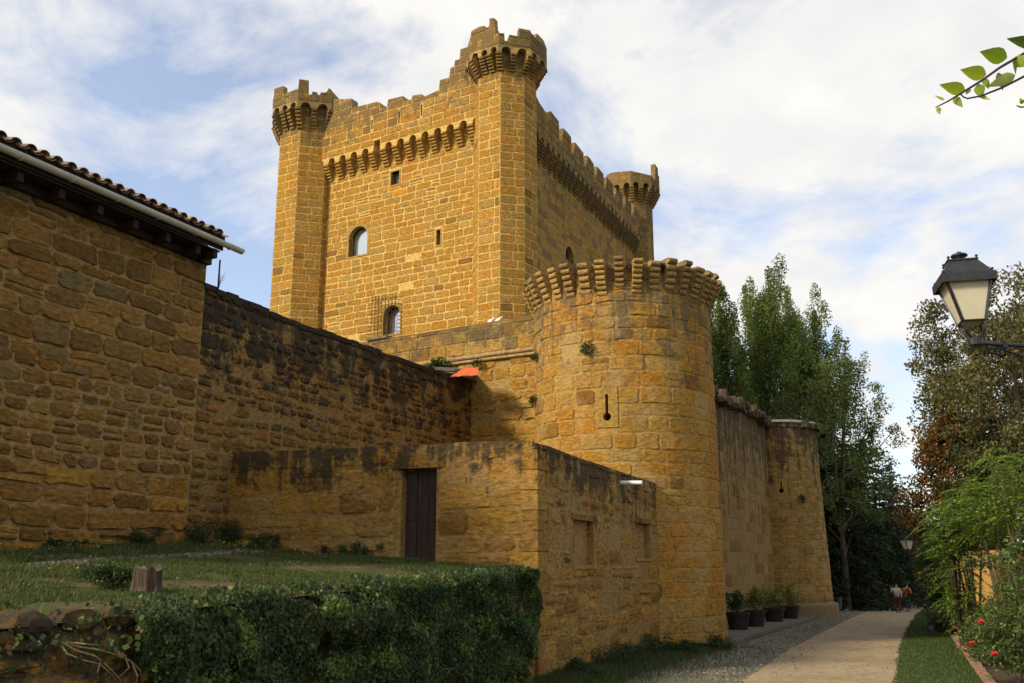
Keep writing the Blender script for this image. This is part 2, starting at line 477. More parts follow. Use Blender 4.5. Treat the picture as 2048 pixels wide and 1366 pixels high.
def core_grid(mb, W, s0, s1, z0, z1, holes, step=0.8):
    """front skin of a wall at o=0, open at the holes; every hole gets its reveal and back"""
    ss = sorted(set([s0, s1] + [x for h in holes for x in h[:2] if s0 < x < s1] + list(np.arange(s0, s1, step))))
    zs = sorted(set([z0, z1] + [x for h in holes for x in h[2:4] if z0 < x < z1] + list(np.arange(z0, z1, step))))
    for i in range(len(ss) - 1):
        for j in range(len(zs) - 1):
            cs, cz = (ss[i] + ss[i + 1]) / 2, (zs[j] + zs[j + 1]) / 2
            if any(h[0] < cs < h[1] and h[2] < cz < h[3] for h in holes): continue
            mb.add([W.S(ss[i], zs[j]), W.S(ss[i + 1], zs[j]), W.S(ss[i + 1], zs[j + 1]), W.S(ss[i], zs[j + 1])], [(0, 1, 2, 3)])
    for h in holes:
        a, b, c, d, dep = h[:5]
        V = [W.S(a, c), W.S(b, c), W.S(b, d), W.S(a, d), W.S(a, c, -dep), W.S(b, c, -dep), W.S(b, d, -dep), W.S(a, d, -dep)]
        mb.add(V, [(0, 4, 5, 1), (1, 5, 6, 2), (2, 6, 7, 3), (3, 7, 4, 0)])
        if len(h) < 6 or h[5]: mb.add(V[4:], [(0, 1, 2, 3)])
def corbel_mesh(width, height, out, rolls, mat, seg=4):
    """console of stacked rolls, local x = outwards, y = along the wall, z up; top at z=0"""
    prof = [(-0.12, 0.0), (-0.12, -height)]
    for i in range(rolls):
        z0 = -height + height * i / rolls; rh = height / rolls; o1 = out * ((i + 1) / rolls) ** 0.85; o0 = out * ((i + 0.15) / rolls) ** 0.85
        for k in range(seg + 1):
            a = -math.pi / 2 + math.pi * k / seg
            prof.append((o1 - rh * 0.45 + rh * 0.45 * math.cos(a), z0 + rh * 0.5 + rh * 0.5 * math.sin(a) * 0.94))
    V = [(x, -width / 2, z) for x, z in prof] + [(x, width / 2, z) for x, z in prof]
    n = len(prof)
    F = [tuple(range(n)), tuple(range(2 * n - 1, n - 1, -1))] + [(i, n + i, n + (i + 1) % n, (i + 1) % n) for i in range(n)]
    return V, F
def put_corbel(me, parent, p, az, rng, sc=1.0, mat=None):
    o = bpy.data.objects.new('corbel', me); link(o, parent)
    o.location = np.array(p) - wloc(parent)
    o.rotation_euler = (rng.uniform(-.02, .02), rng.uniform(-.02, .02), az - math.pi / 2 + rng.uniform(-.02, .02))
    o.scale = (sc * rng.uniform(0.94, 1.05), sc * rng.uniform(0.92, 1.06), sc * rng.uniform(0.96, 1.04))
    return o
# ================================================================== ground, path, pavement
def wvar(name, cols, scales, bump=0.4, dist=0.03, rough=0.95, spec=0.12):
    """ground material: three colours mixed by noises"""
    m, N, L, b = new_mat(name)
    geo = N.new('ShaderNodeNewGeometry'); pos = geo.outputs['Position']
    n1 = nnoise(N, L, pos, scales[0], 6, 0.6, 0.3); n2 = nnoise(N, L, pos, scales[1], 6, 0.65); n3 = nnoise(N, L, pos, scales[1] * 6, 4, 0.6)
    col = nmix(N, L, nrange(N, L, n1, 0.40, 0.62), cols[0], cols[1])
    col = nmix(N, L, nrange(N, L, n2, 0.50, 0.72), col, cols[2])
    r = nrange(N, L, n3, 0.25, 0.75, 0.72, 1.28); c = N.new('ShaderNodeCombineXYZ')
    for i in range(3): L.new(r, c.inputs[i])
    L.new(nmix(N, L, 1.0, col, c.outputs[0], 'MULTIPLY'), b.inputs['Base Color'])
    b.inputs['Roughness'].default_value = rough; b.inputs['Specular IOR Level'].default_value = spec
    h = nmath(N, L, 'ADD', n3, nmath(N, L, 'MULTIPLY', n2, 1.5))
    L.new(nbump(N, L, h, bump, dist), b.inputs['Normal'])
    return m
M_earth = wvar('earth_and_turf', [(0.035, 0.045, 0.015), (0.055, 0.055, 0.02), (0.09, 0.065, 0.032)], (0.35, 2.2))
M_path = wvar('sandy_path', [(0.315, 0.238, 0.140), (0.27, 0.20, 0.115), (0.20, 0.15, 0.088)], (0.45, 1.1), bump=0.4, dist=0.015)
M_gravel = wvar('grey_gravel', [(0.19, 0.17, 0.12), (0.14, 0.125, 0.088), (0.26, 0.23, 0.165)], (1.2, 9.0), bump=0.9, dist=0.03)
M_paving = wvar('stone_paving', [(0.15, 0.13, 0.10), (0.11, 0.10, 0.08), (0.19, 0.165, 0.125)], (0.8, 4.0), bump=0.5, dist=0.02)
M_terrace = wvar('terrace_turf', [(0.05, 0.055, 0.018), (0.085, 0.07, 0.028), (0.155, 0.095, 0.042)], (0.5, 0.9), bump=0.6, dist=0.04)
M_verge = wvar('verge_turf', [(0.035, 0.06, 0.014), (0.055, 0.07, 0.02), (0.11, 0.085, 0.035)], (0.4, 1.1), bump=0.5)

def sheet(name, poly_left, poly_right, mat, lift, n=60, m=4, skirt=0.0):
    """strip of ground between two polylines of ground points"""
    def res(pl):
        pl = np.array(pl); d = np.r_[0, np.cumsum(np.linalg.norm(np.diff(pl[:, :2], axis=0), axis=1))]
        t = np.linspace(0, d[-1], n); return np.stack([np.interp(t, d, pl[:, k]) for k in range(2)], 1)
    A, B = res(poly_left), res(poly_right); V, F = [], []
    for i in range(n):
        for j in range(m + 1):
            p = A[i] + (B[i] - A[i]) * j / m; V.append((p[0], p[1], gz(p[0], p[1]) + lift))
    for i in range(n - 1):
        for j in range(m):
            a = i * (m + 1) + j; F.append((a, a + 1, a + m + 2, a + m + 1))
    o = obj(name, V, F, mat, smooth=True); tag(o, kind='structure'); return o

xs = np.r_[np.linspace(-420, -40, 14), np.linspace(-36, 60, 49), np.linspace(70, 480, 14)]
ys = np.r_[np.linspace(-60, -6, 8), np.linspace(-4, 110, 58), np.linspace(120, 900, 14)]
GV = [(x, y, gz(x, y)) for y in ys for x in xs]; nx = len(xs)
GF = [(j * nx + i, j * nx + i + 1, (j + 1) * nx + i + 1, (j + 1) * nx + i) for j in range(len(ys) - 1) for i in range(nx - 1)]
tag(obj('ground', GV, GF, M_earth, smooth=True), kind='structure')

def back(p, q, t):
    """carry a ground line on towards the camera"""
    p, q = np.array(p), np.array(q); d = (p - q)[:2]; d = d / np.linalg.norm(d) * t
    x, y = p[0] + d[0], p[1] + d[1]; return np.array([x, y, gz(x, y)])
PL = [ground(u, v) for u, v in [(1478, 1366), (1512, 1345), (1567, 1307), (1642, 1266), (1700, 1237), (1735, 1222), (1775, 1212), (1830, 1203)]]
PR = [ground(u, v) for u, v in [(1793, 1366), (1797, 1320), (1806, 1282), (1821, 1250), (1834, 1230), (1850, 1217), (1880, 1209), (1930, 1204)]]
PL = [back(PL[0], PL[1], 12)] + PL; PR = [back(PR[0], PR[1], 12)] + PR
sheet('path', PL, PR, M_path, 0.008, 70, 6)
KL = [ground(u, v) for u, v in [(1452, 1296), (1520, 1273), (1600, 1247), (1660, 1227), (1690, 1217)]]       # kerb of the paved strip
GL = [ground(u, v) for u, v in [(1180, 1400), (1290, 1345), (1452, 1298), (1520, 1275), (1600, 1249), (1660, 1229), (1690, 1219), (1730, 1212), (1800, 1203)]]
sheet('gravel_strip', GL, [PL[0] + [0.05, 0, 0]] + PL[1:], M_gravel, 0.004, 60, 4)

# ================================================================== walls shared by several things
AZ_L, AZ_A, AZ_K = 65.0, -25.0, -31.3
CORN = np.array([0.52, 20.0])                                   # near corner of the low annex
dL = np.array([math.cos(R(AZ_L)), math.sin(R(AZ_L))]); nL = np.array([math.sin(R(AZ_L)), -math.cos(R(AZ_L))])
WL = Wall(CORN - nL * 8.19, AZ_L)                               # long wall on the left (s = 0 where the annex meets it)
WA = Wall(CORN, AZ_A)                                           # front of the annex, s from -8.19 to 0
WS = Wall(CORN, AZ_L)                                           # side of the annex, s from 0 to 8.9
def terrace_z(s, q):                                            # along the long wall, away from it
    return 2.72 + 0.038 * s - 0.07 * q
def ter_sq(p):
    d = np.array(p[:2]) - WL.P; return float(np.dot(d, dL)), float(np.dot(d, nL))
def on_terrace(u, v):
    d = ray(u, v); lo, hi = 1.0, 60.0
    for _ in range(50):
        m = (lo + hi) / 2; p = EYE + d * m
        if p[2] > terrace_z(*ter_sq(p)): lo = m
        else: hi = m
    p = EYE + d * lo; return np.array([p[0], p[1], terrace_z(*ter_sq(p))])

# ------------------------------------------------------------------ sandstone colours (dry base colours)
OCHRE, ORANGE, BUFF, BROWN, GREY = (0.355, 0.194, 0.036), (0.365, 0.188, 0.029), (0.355, 0.212, 0.054), (0.232, 0.124, 0.028), (0.200, 0.134, 0.050)

# ================================================================== the keep
KC = np.array([-0.35, 45.0])
KF = Wall(KC, AZ_K, 0.40); KR = Wall(KC, 65.25, 0.40)
KFp = Wall(KC, AZ_K, 0.87); KRp = Wall(KC, 65.25, 0.87)
s_left = KF.s_at(569); C_left = KC + KF.d * s_left
C_far = KC + KR.d * 22.0
rngk = random.Random(5)
keep = thing('castle_keep', 'tall square sandstone keep with battlemented corner turrets above the round tower', 'castle keep', (KC[0], KC[1], 0))
z_head = KFp.uv(800, 195)[1]
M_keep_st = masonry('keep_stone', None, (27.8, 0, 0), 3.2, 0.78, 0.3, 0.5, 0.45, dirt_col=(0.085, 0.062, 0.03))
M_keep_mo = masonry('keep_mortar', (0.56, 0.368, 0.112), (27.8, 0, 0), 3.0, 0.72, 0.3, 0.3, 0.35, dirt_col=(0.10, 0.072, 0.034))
M_keepR_st = masonry('keep_shaded_stone', None, (26.8, 0, 0), 7.5, 0.7, 0.5, 0.3, 0.5, dirt_col=(0.075, 0.056, 0.028))  # side face copy: shade put into the colour by deeper darkening
M_keepR_mo = masonry('keep_shaded_mortar', (0.34, 0.225, 0.075), (26.8, 0, 0), 7.5, 0.7, 0.5, 0.3, 0.4, dirt_col=(0.075, 0.056, 0.028))  # mortar darkened with it, shade of the face away from the sun
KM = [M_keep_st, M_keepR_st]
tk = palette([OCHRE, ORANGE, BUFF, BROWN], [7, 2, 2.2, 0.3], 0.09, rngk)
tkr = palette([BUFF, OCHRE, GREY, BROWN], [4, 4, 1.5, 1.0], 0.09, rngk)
def tkf(c3, s, z):
    pr = project(c3)
    if pr and 778 < pr[0] < 802 and 370 < pr[1] < 402: return (0.50, 0.215, 0.02)       # rust run below the little window
    return tk(c3, s, z)
def rect_of(W, u0, u1, v0, v1):
    a = W.uv(u0, v1); b = W.uv(u1, v0); c = W.uv(u0, v0)
    return [a[0], b[0], (W.uv(u1, v1)[1] + a[1]) / 2, (b[1] + c[1]) / 2]
hA = rect_of(KF, 697, 736, 453, 511); hB = rect_of(KF, 782, 799, 343, 369); hC = rect_of(KF, 873, 881, 460, 490); hD = rect_of(KF, 766, 801, 611, 668)
zb_c = 0.5 * (KF.uv(672, 362)[1] + KF.uv(925, 294)[1])           # foot of the corbel table
zt_c = zb_c + 0.92; zband = zt_c + 0.62
sL_, sR_ = s_left + 1.2, -0.9                                    # the front between its turrets
front_top = [(645, 205), (668, 198), (686, 198), (703, 197), (704, 216), (754, 203), (759, 205), (760, 217), (774, 213), (776, 199), (806, 192), (808, 204), (823, 198), (825, 191),
             (843, 188), (846, 195), (877, 180), (880, 160), (898, 155), (901, 136), (908, 133), (910, 121), (919, 118), (921, 98), (940, 94), (975, 80)]
ft = polyline(KFp, front_top)
zmid = min(p[1] for p in ft) - 0.35
loops_f = []
for (u, v0, v1) in ((744, 233, 258), (798, 221, 247), (843, 195, 232)):
    h = rect_of(KFp, u - 1.8, u + 1.8, v0, v1); h[3] = min(h[3], zmid - 0.05)
    if h[3] - h[2] > 0.25: loops_f.append(h + [0.4])
holes_f = [hA + [0.55], hB + [0.5], hC + [0.5], hD + [0.6]]
mb = MB(); core_grid(mb, KF, s_left, 0, 0.0, zmid, holes_f)
# back, left side and roof of the great block
bl = KF.P + KF.d * s_left; br = KF.P; cr = KR.P + KR.d * 22; cl = bl + (cr - br)
for p, q in ((bl, cl), (cl, cr)):
    mb.add([(p[0], p[1], 0), (p[0], p[1], zmid), (q[0], q[1], zmid), (q[0], q[1], 0)], [(0, 1, 2, 3)])
mb.add([(*bl, zmid - 1.2), (*br, zmid - 1.2), (*cr, zmid - 1.2), (*cl, zmid - 1.2)], [(0, 1, 2, 3)])
front = mb.build('front_wall', M_keep_mo, keep)
KS = []
KS += lay(KF, sL_ + 0.05, sR_, 10.5, zband, rngk, (0.33, 0.46), (0.42, 0.9), 0.07, 0.016, 0.02, 0.004, 0.03, 0.05, holes=[[h[0] - 0.14, h[1] + 0.14, h[2] - .02, h[3] + 0.06] for h in holes_f],
          tint=tkf, mat=0, part=front, split=0.06, miss=0.02, mids=True)
# machicolated parapet: arches, band with loops, ruined head
def scallop(W, s0, s1, n, z0, rise, ztop, o0, o1, wide=0.56, skip=()):
    """band whose foot is cut by n arches between n+1 corbels"""
    poly = [(s0, z0)]; pw = (s1 - s0) / n
    for i in range(n):
        a, b = s0 + pw * (i + 0.5 - wide / 2), s0 + pw * (i + 0.5 + wide / 2); r_ = (b - a) / 2
        if i in skip: poly += [(a, z0), (a, z0 + rise * 2.0), (b, z0 + rise * 2.0), (b, z0)]; continue
        zz_ = z0 + max(0.0, rise - r_)
        poly += [(a, z0), (a, zz_)] if zz_ > z0 + 1e-3 else [(a, z0)]
        poly += [(s0 + pw * (i + 0.5) - r_ * math.cos(t), zz_ + min(rise, r_) * math.sin(t)) for t in (math.pi * k / 6 for k in range(1, 6))]
        poly += [(b, zz_), (b, z0)] if zz_ > z0 + 1e-3 else [(b, z0)]
    poly += [(s1, z0), (s1, ztop), (s0, ztop)]
    return MB().prism(W, poly, o0, o1)
NB = 14; pw_b = (sR_ + 0.1 - sL_) / NB
par = thing_part = scallop(KFp, sL_, sR_ + 0.1, NB, zt_c, 0.30, zband, -0.47, 0, skip=(5,)).build('parapet', M_keep_mo, keep)
mb = MB(); core_grid(mb, KFp, sL_, sR_ + 0.3, zband, zmid, loops_f, 0.6)
mb.wbox(KFp, sL_, sR_ + 0.3, zband, zmid, -0.72, -0.46)
head = [(s, z) for s, z in ft if sL_ - 0.3 < s < sR_ + 0.6]
mb.prism(KFp, [(head[0][0], zmid), (head[-1][0], zmid)] + head[::-1], -0.55, 0.0)
pf = mb.build('battlement', M_keep_mo, keep)
KS += lay(KFp, sL_ + 0.03, sR_ + 0.3, zt_c + 0.325, max(p[1] for p in head), rngk, (0.40, 0.55), (0.5, 1.1), 0.06, 0.018, 0.02, 0.005, 0.02, 0.04,
          holes=[[h[0] - 0.03, h[1] + 0.03, h[2], h[3]] for h in loops_f] + [[sL_ + pw_b * 5.2, sL_ + pw_b * 5.8, zt_c, zt_c + .62]], top=topfn(head), tint=tk, mat=0, part=pf, mids=True)
V, F = corbel_mesh(0.36, zt_c - zb_c, 0.50, 6, None)
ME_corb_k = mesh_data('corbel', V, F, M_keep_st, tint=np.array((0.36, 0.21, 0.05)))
pw = (sR_ + 0.1 - sL_) / NB
for i in range(NB + 1):
    p = KF.S(sL_ + pw * i, zt_c + 0.004, 0)
    put_corbel(ME_corb_k, par, p, R(AZ_K), rngk)
# right-hand (side) face
mb = MB(); zmr = 25.35
hE = rect_of(KR, 1131, 1147, 494, 525)
core_grid(mb, KR, 0, 22, 0, zmr, [hE + [0.5]], 1.0)
side = mb.build('side_wall', M_keepR_mo, keep)
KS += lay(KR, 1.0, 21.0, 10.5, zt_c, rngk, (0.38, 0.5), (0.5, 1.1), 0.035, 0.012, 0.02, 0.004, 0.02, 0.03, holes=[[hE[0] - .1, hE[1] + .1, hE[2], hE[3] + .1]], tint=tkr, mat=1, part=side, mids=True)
side_top = [(1079, 206), (1092, 232), (1093, 238), (1096, 260), (1101, 258), (1102, 236), (1126, 255), (1127, 268), (1128, 265), (1152, 285), (1153, 298), (1154, 293), (1174, 311), (1175, 323), (1177, 319),
            (1194, 336), (1196, 346), (1198, 343), (1214, 357), (1215, 366), (1222, 370), (1224, 347), (1234, 352), (1240, 372)]
stp = []
for s, z in polyline(KRp, side_top):
    if not stp or s > stp[-1][0] + 0.01: stp.append((s, min(max(z, zmr + 0.12), zmr + 3.2)))
stp = [(1.0, 26.6), (2.0, 26.7), (2.5, 26.5), (3.35, 26.35), (3.4, 25.6), (3.9, 25.7), (4.05, 25.55), (4.1, 26.75), (5.25, 26.65), (5.3, 25.55), (5.9, 25.6)]
s_ = 5.95
while s_ < 19.3:
    w_ = rngk.uniform(1.15, 1.4); zm_ = 26.45 + rngk.uniform(-.12, .15)
    stp += [(s_, zm_), (s_ + w_ * .5, zm_ + rngk.uniform(-.05, .05)), (s_ + w_, zm_ - rngk.uniform(0, .1)), (s_ + w_ + .03, 25.55), (s_ + w_ + .6, 25.6 + rngk.uniform(-.08, .08))]; s_ += w_ + .63
stp += [(20.9, 26.0)]
scallop(KRp, 1.0, 20.9, 26, zt_c, 0.28, zt_c + 0.6, -0.47, 0).build('parapet', M_keepR_mo, keep)
mb = MB(); mb.wbox(KRp, 1.0, 20.9, zt_c + 0.6, zmr, -0.5, 0.0); mb.prism(KRp, [(1.0, zmr), (20.9, zmr)] + stp[::-1], -0.55, 0)
pr_ = mb.build('battlement', M_keepR_mo, keep)
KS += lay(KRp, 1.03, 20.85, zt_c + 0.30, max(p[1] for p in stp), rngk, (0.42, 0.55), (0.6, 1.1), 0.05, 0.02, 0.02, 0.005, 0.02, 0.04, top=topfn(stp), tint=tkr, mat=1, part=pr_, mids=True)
ME_corb_r = mesh_data('corbel', V, F, M_keepR_st, tint=np.array((0.24, 0.155, 0.055)))  # tint darker than the front corbels, shade painted in
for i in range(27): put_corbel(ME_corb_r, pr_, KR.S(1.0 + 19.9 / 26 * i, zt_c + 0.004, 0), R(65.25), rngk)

# corner turrets
def turret(c, rc, zc, hc, prof, zbase, ztall, bays=(2, 2, 2, 2, 2, 2, 2, 2), flare=0.52, see=(0, 1, 2, 7), dark=False, stone_from=11.0, ledge=0.35):
    ap = rc * math.cos(math.pi / 8); hs = rc * math.sin(math.pi / 8)
    mo, mi = (M_keepR_mo, 1) if dark else (M_keep_mo, 0)  # dark turrets take the shaded copies of stone and mortar
    mb = MB(); V, F = [], []
    zs = [zbase, zc + hc + 0.9]
    for z in zs:
        for k in range(8):
            a = R(AZ_K) + math.pi / 8 + k * math.pi / 4; V.append((c[0] + rc * math.sin(a), c[1] - rc * math.cos(a), z))
    F = [(k, (k + 1) % 8, 8 + (k + 1) % 8, 8 + k) for k in range(8)] + [tuple(range(8, 16))]
    body = mb.add(V, F).build('corner_turret', mo, keep)
    zt = zc + hc
    Vc, Fc = corbel_mesh(0.30, hc, flare + 0.03, 6, None)
    me_c = mesh_data('corbel', Vc, Fc, KM[mi], tint=np.array((0.35, 0.21, 0.055)))
    hs2 = (ap + flare) * math.tan(math.pi / 8)
    tn = tkr if dark else tk
    hd = MB()
    for k in range(8):
        az = AZ_K + 45 * k
        W = Wall(c, az, ap); H = Wall(c, az, ap + flare)
        pts = [(-hs2 + 2 * hs2 * f, zt + h) for f, h in prof[k]]
        zl = zt + ledge
        b = scallop(H, -hs2, hs2, bays[k], zt, 0.30, zl, -0.34, 0, wide=0.60); hd.add(b.v, b.f)
        hd.prism(H, [(-hs2, zl), (hs2, zl)] + pts[::-1], -0.34, 0.0)
        for i in range(bays[k]):
            sc_ = -hs + 2 * hs * i / bays[k]
            p = W.S(sc_ if i else -hs * 0.985, zt + 0.004, 0)
            put_corbel(me_c, body, p, R(az if i else az - 22.5), rngk, 1.0 if i else 1.04)
        if k in see:
            KS.extend(lay(W, -hs + 0.0, hs, stone_from, zt - 0.35, rngk, (0.36, 0.52), (0.42, 0.8), 0.06, 0.014, 0.018, 0.004, 0.015, 0.035, tint=tn, mat=mi, part=body, mids=True))
            KS.extend(lay(H, -hs2, hs2, zl + 0.03, zt + ztall, rngk, (0.36, 0.5), (0.4, 0.75), 0.04, 0.02, 0.02, 0.006, 0.015, 0.04, top=topfn(pts), tint=tkr if rngk.random() < .6 else tn, mat=mi, part=body, mids=True))
    hd.build('turret_head', mo, keep)
def zray(u, v, Y): return at(u, v, Y)[2]
flat = [(0, 1.2), (1, 1.2)]
zcF = zray(1000, 146, 43.6); hF = zray(1000, 109, 43.2) - zcF
turret(KC, 1.62, zcF, hF, {0: [(0, 1.35), (.05, 1.62), (.3, 1.72), (.5, 1.66), (.54, 1.5), (.66, 1.55), (.68, 1.98), (.84, 1.92), (.86, 1.35), (.9, 1.3), (.93, .98), (1, .95)],
                           1: [(0, .98), (.18, 1.02), (.2, .60), (.3, .62), (.34, .98), (.62, .95), (.63, 1.42), (1, 1.38)], 2: [(0, 1.3), (.3, 1.2), (.4, 1.55), (.8, 1.5), (1, 1.2)],
                           3: flat, 4: flat, 5: flat, 6: flat, 7: [(0, 1.0), (.5, 1.2), (1, 1.35)]}, 0, 2.1, bays=(3, 2, 2, 2, 2, 2, 2, 2), stone_from=11.5)
zcL = zray(600, 262, 50.4); hLt = zray(600, 220, 50.0) - zcL
turret(C_left, 1.95, zcL, hLt, {0: [(0, 1.05), (.04, 1.6), (.38, 1.58), (.4, 1.05), (.45, .92), (.5, 1.05), (.98, 1.08), (1, 1.05)],
                                1: [(0, 1.05), (.02, 1.68), (.3, 1.66), (.32, .78), (.4, .8), (.42, 1.0), (.56, .98), (.58, .84), (.64, .84), (.66, 1.0), (.8, .98), (.84, 1.1), (.9, 1.35), (1, 1.15)],
                                2: [(0, 1.15), (.3, .95), (.45, .75), (.6, .9), (1, .7)], 3: flat, 4: flat, 5: flat, 6: flat, 7: [(0, .8), (1, 1.05)]}, 0, 1.9, bays=(3, 2, 2, 2, 2, 2, 2, 2), stone_from=13)
zcR = zray(1262, 406, 63.6); hRt = zray(1262, 376, 63.2) - zcR
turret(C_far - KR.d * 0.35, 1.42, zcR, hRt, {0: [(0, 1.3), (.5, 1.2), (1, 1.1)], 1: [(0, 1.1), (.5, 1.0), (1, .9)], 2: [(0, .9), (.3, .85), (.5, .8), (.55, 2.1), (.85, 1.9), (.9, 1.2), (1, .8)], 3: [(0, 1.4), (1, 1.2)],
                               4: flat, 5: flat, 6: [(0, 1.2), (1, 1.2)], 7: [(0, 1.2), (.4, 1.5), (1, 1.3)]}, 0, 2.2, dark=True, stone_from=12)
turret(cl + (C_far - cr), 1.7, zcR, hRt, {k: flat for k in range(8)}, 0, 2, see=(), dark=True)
place_stones(keep, KS, KM, 300)

# windows of the keep
M_glass = plain('window_glass', (0.62, 0.66, 0.70), 0.08, metal=0.75, var=0.05, bump=0.0, spec=0.8)
M_frame = plain('window_frame', (0.03, 0.025, 0.022), 0.5, var=0.2)
M_dress = masonry('dressed_stone', (0.35, 0.215, 0.055), (40, 0, 0), 1, 0.0, 0.0, 0.3, 0.3)
def arch_window(W, h, name, depth, arched=True, bars=0, surround=0.16, pane=True):
    a, b, c, d = h[:4]; r_ = (b - a) / 2; zs = d - r_ if arched else d
    # dressed surround filling the corners above the arch
    dm = MB()
    cen = (a + b) / 2
    if arched:
        arc = [(cen - r_ * math.cos(t), zs + r_ * math.sin(t)) for t in (math.pi * k / 12 for k in range(13))]
        dm.prism(W, [(a, zs), (a, d + .0)][::-1][:0] + [(a - surround, zs)] + arc[:7] + [(cen, d + surround), (a - surround * .6, d + surround * .6)], -0.30, 0.022)
        dm.prism(W, arc[6:] + [(b + surround, zs), (b + surround * .6, d + surround * .6), (cen, d + surround)], -0.30, 0.021)
    dm.wbox(W, a - surround, a, c, zs, -0.30, 0.02); dm.wbox(W, b, b + surround, c, zs, -0.30, 0.02)
    if not arched: dm.wbox(W, a - surround, b + surround, d, d + surround, -0.3, 0.023)
    dm.wbox(W, a - surround, b + surround, c - 0.10, c, -0.3, 0.03)
    dm.build('window_surround', M_dress, keep)
    if pane:
        fr = MB(); t = 0.05
        fr.wbox(W, a, a + t, c, d, -depth + .02, -depth + .08); fr.wbox(W, b - t, b, c, d, -depth + .02, -depth + .08)
        fr.wbox(W, a + t, b - t, c, c + t, -depth + .02, -depth + .08)
        if arched:
            arc = [(cen - r_ * math.cos(t_), zs + r_ * math.sin(t_)) for t_ in (math.pi * k / 12 for k in range(13))]
            fr.prism(W, [(a + t, zs - .02)] + [(cen - (r_ - t) * math.cos(t_), zs + (r_ - t) * math.sin(t_)) for t_ in (math.pi * k / 12 for k in range(1, 7))] + [(cen, d), (a + t, d)], -depth + .02, -depth + .08)
            fr.prism(W, [(cen - (r_ - t) * math.cos(t_), zs + (r_ - t) * math.sin(t_)) for t_ in (math.pi * k / 12 for k in range(6, 12))] + [(b - t, zs - .02), (b - t, d), (cen, d)], -depth + .02, -depth + .08)
        f = fr.build('window', M_frame, keep)
        MB().wbox(W, a + .01, b - .01, c + .01, d - .02, -depth + .03, -depth + .04).build('pane', M_glass, f)
    return zs
arch_window(KF, hA, 'w', 0.42)
arch_window(KF, hB, 'w', 0.4, arched=False, surround=0.08)
arch_window(KF, hD, 'w', 0.5, surround=0.1)
arch_window(KF, hC, 'w', 0.4, arched=False, surround=0.07, pane=False)
arch_window(KR, hE, 'w', 0.4, pane=False, surround=0.12)
MB().wbox(KF, hC[0] + .005, hC[1] - .005, hC[2] + .005, hC[3] - .005, -0.49, -0.46).build('slit_dark_panel', M_painted_dark, keep)  # dark panel in the recess, shade of the slit as colour
MB().wbox(KR, hE[0] + .005, hE[1] - .005, hE[2] + .005, hE[3] - .005, -0.49, -0.46).build('window_dark_panel', M_painted_dark, keep)  # dark panel painting the shade inside the window
# iron cage grille in front of the low window
g = rect_of(KF, 750, 799, 600, 670); gr = MB(); og = 0.34
grille = MB()
nv, nh = 8, 9
for i in range(nv):
    s = g[0] + (g[1] - g[0]) * i / (nv - 1); grille.tube([KF.S(s, g[2], og), KF.S(s, g[3] + 0.22, og)], 0.016, 4)
    grille.tube([KF.S(s, g[3], og), KF.S(s + 0.10, g[3] + 0.02, 0.0)], 0.014, 4)
for j in range(nh):
    z = g[2] + (g[3] - g[2]) * (j + .3) / nh; grille.tube([KF.S(g[0] - 0.02, z, og), KF.S(g[1] + 0.02, z, og)], 0.016, 4)
    grille.tube([KF.S(g[0], z, og), KF.S(g[0] - 0.16, z + .02, og - 0.03), KF.S(g[0] - 0.32, z + 0.03, og + .05)], [0.016, 0.013, 0.006], 4)
    grille.tube([KF.S(g[1], z, og), KF.S(g[1] + 0.14, z, og * 0.6), KF.S(g[1] + 0.2, z - 0.04, 0.0)], [0.016, 0.014, 0.012], 4)
grille.build('window_grille', M_rust_iron, keep)

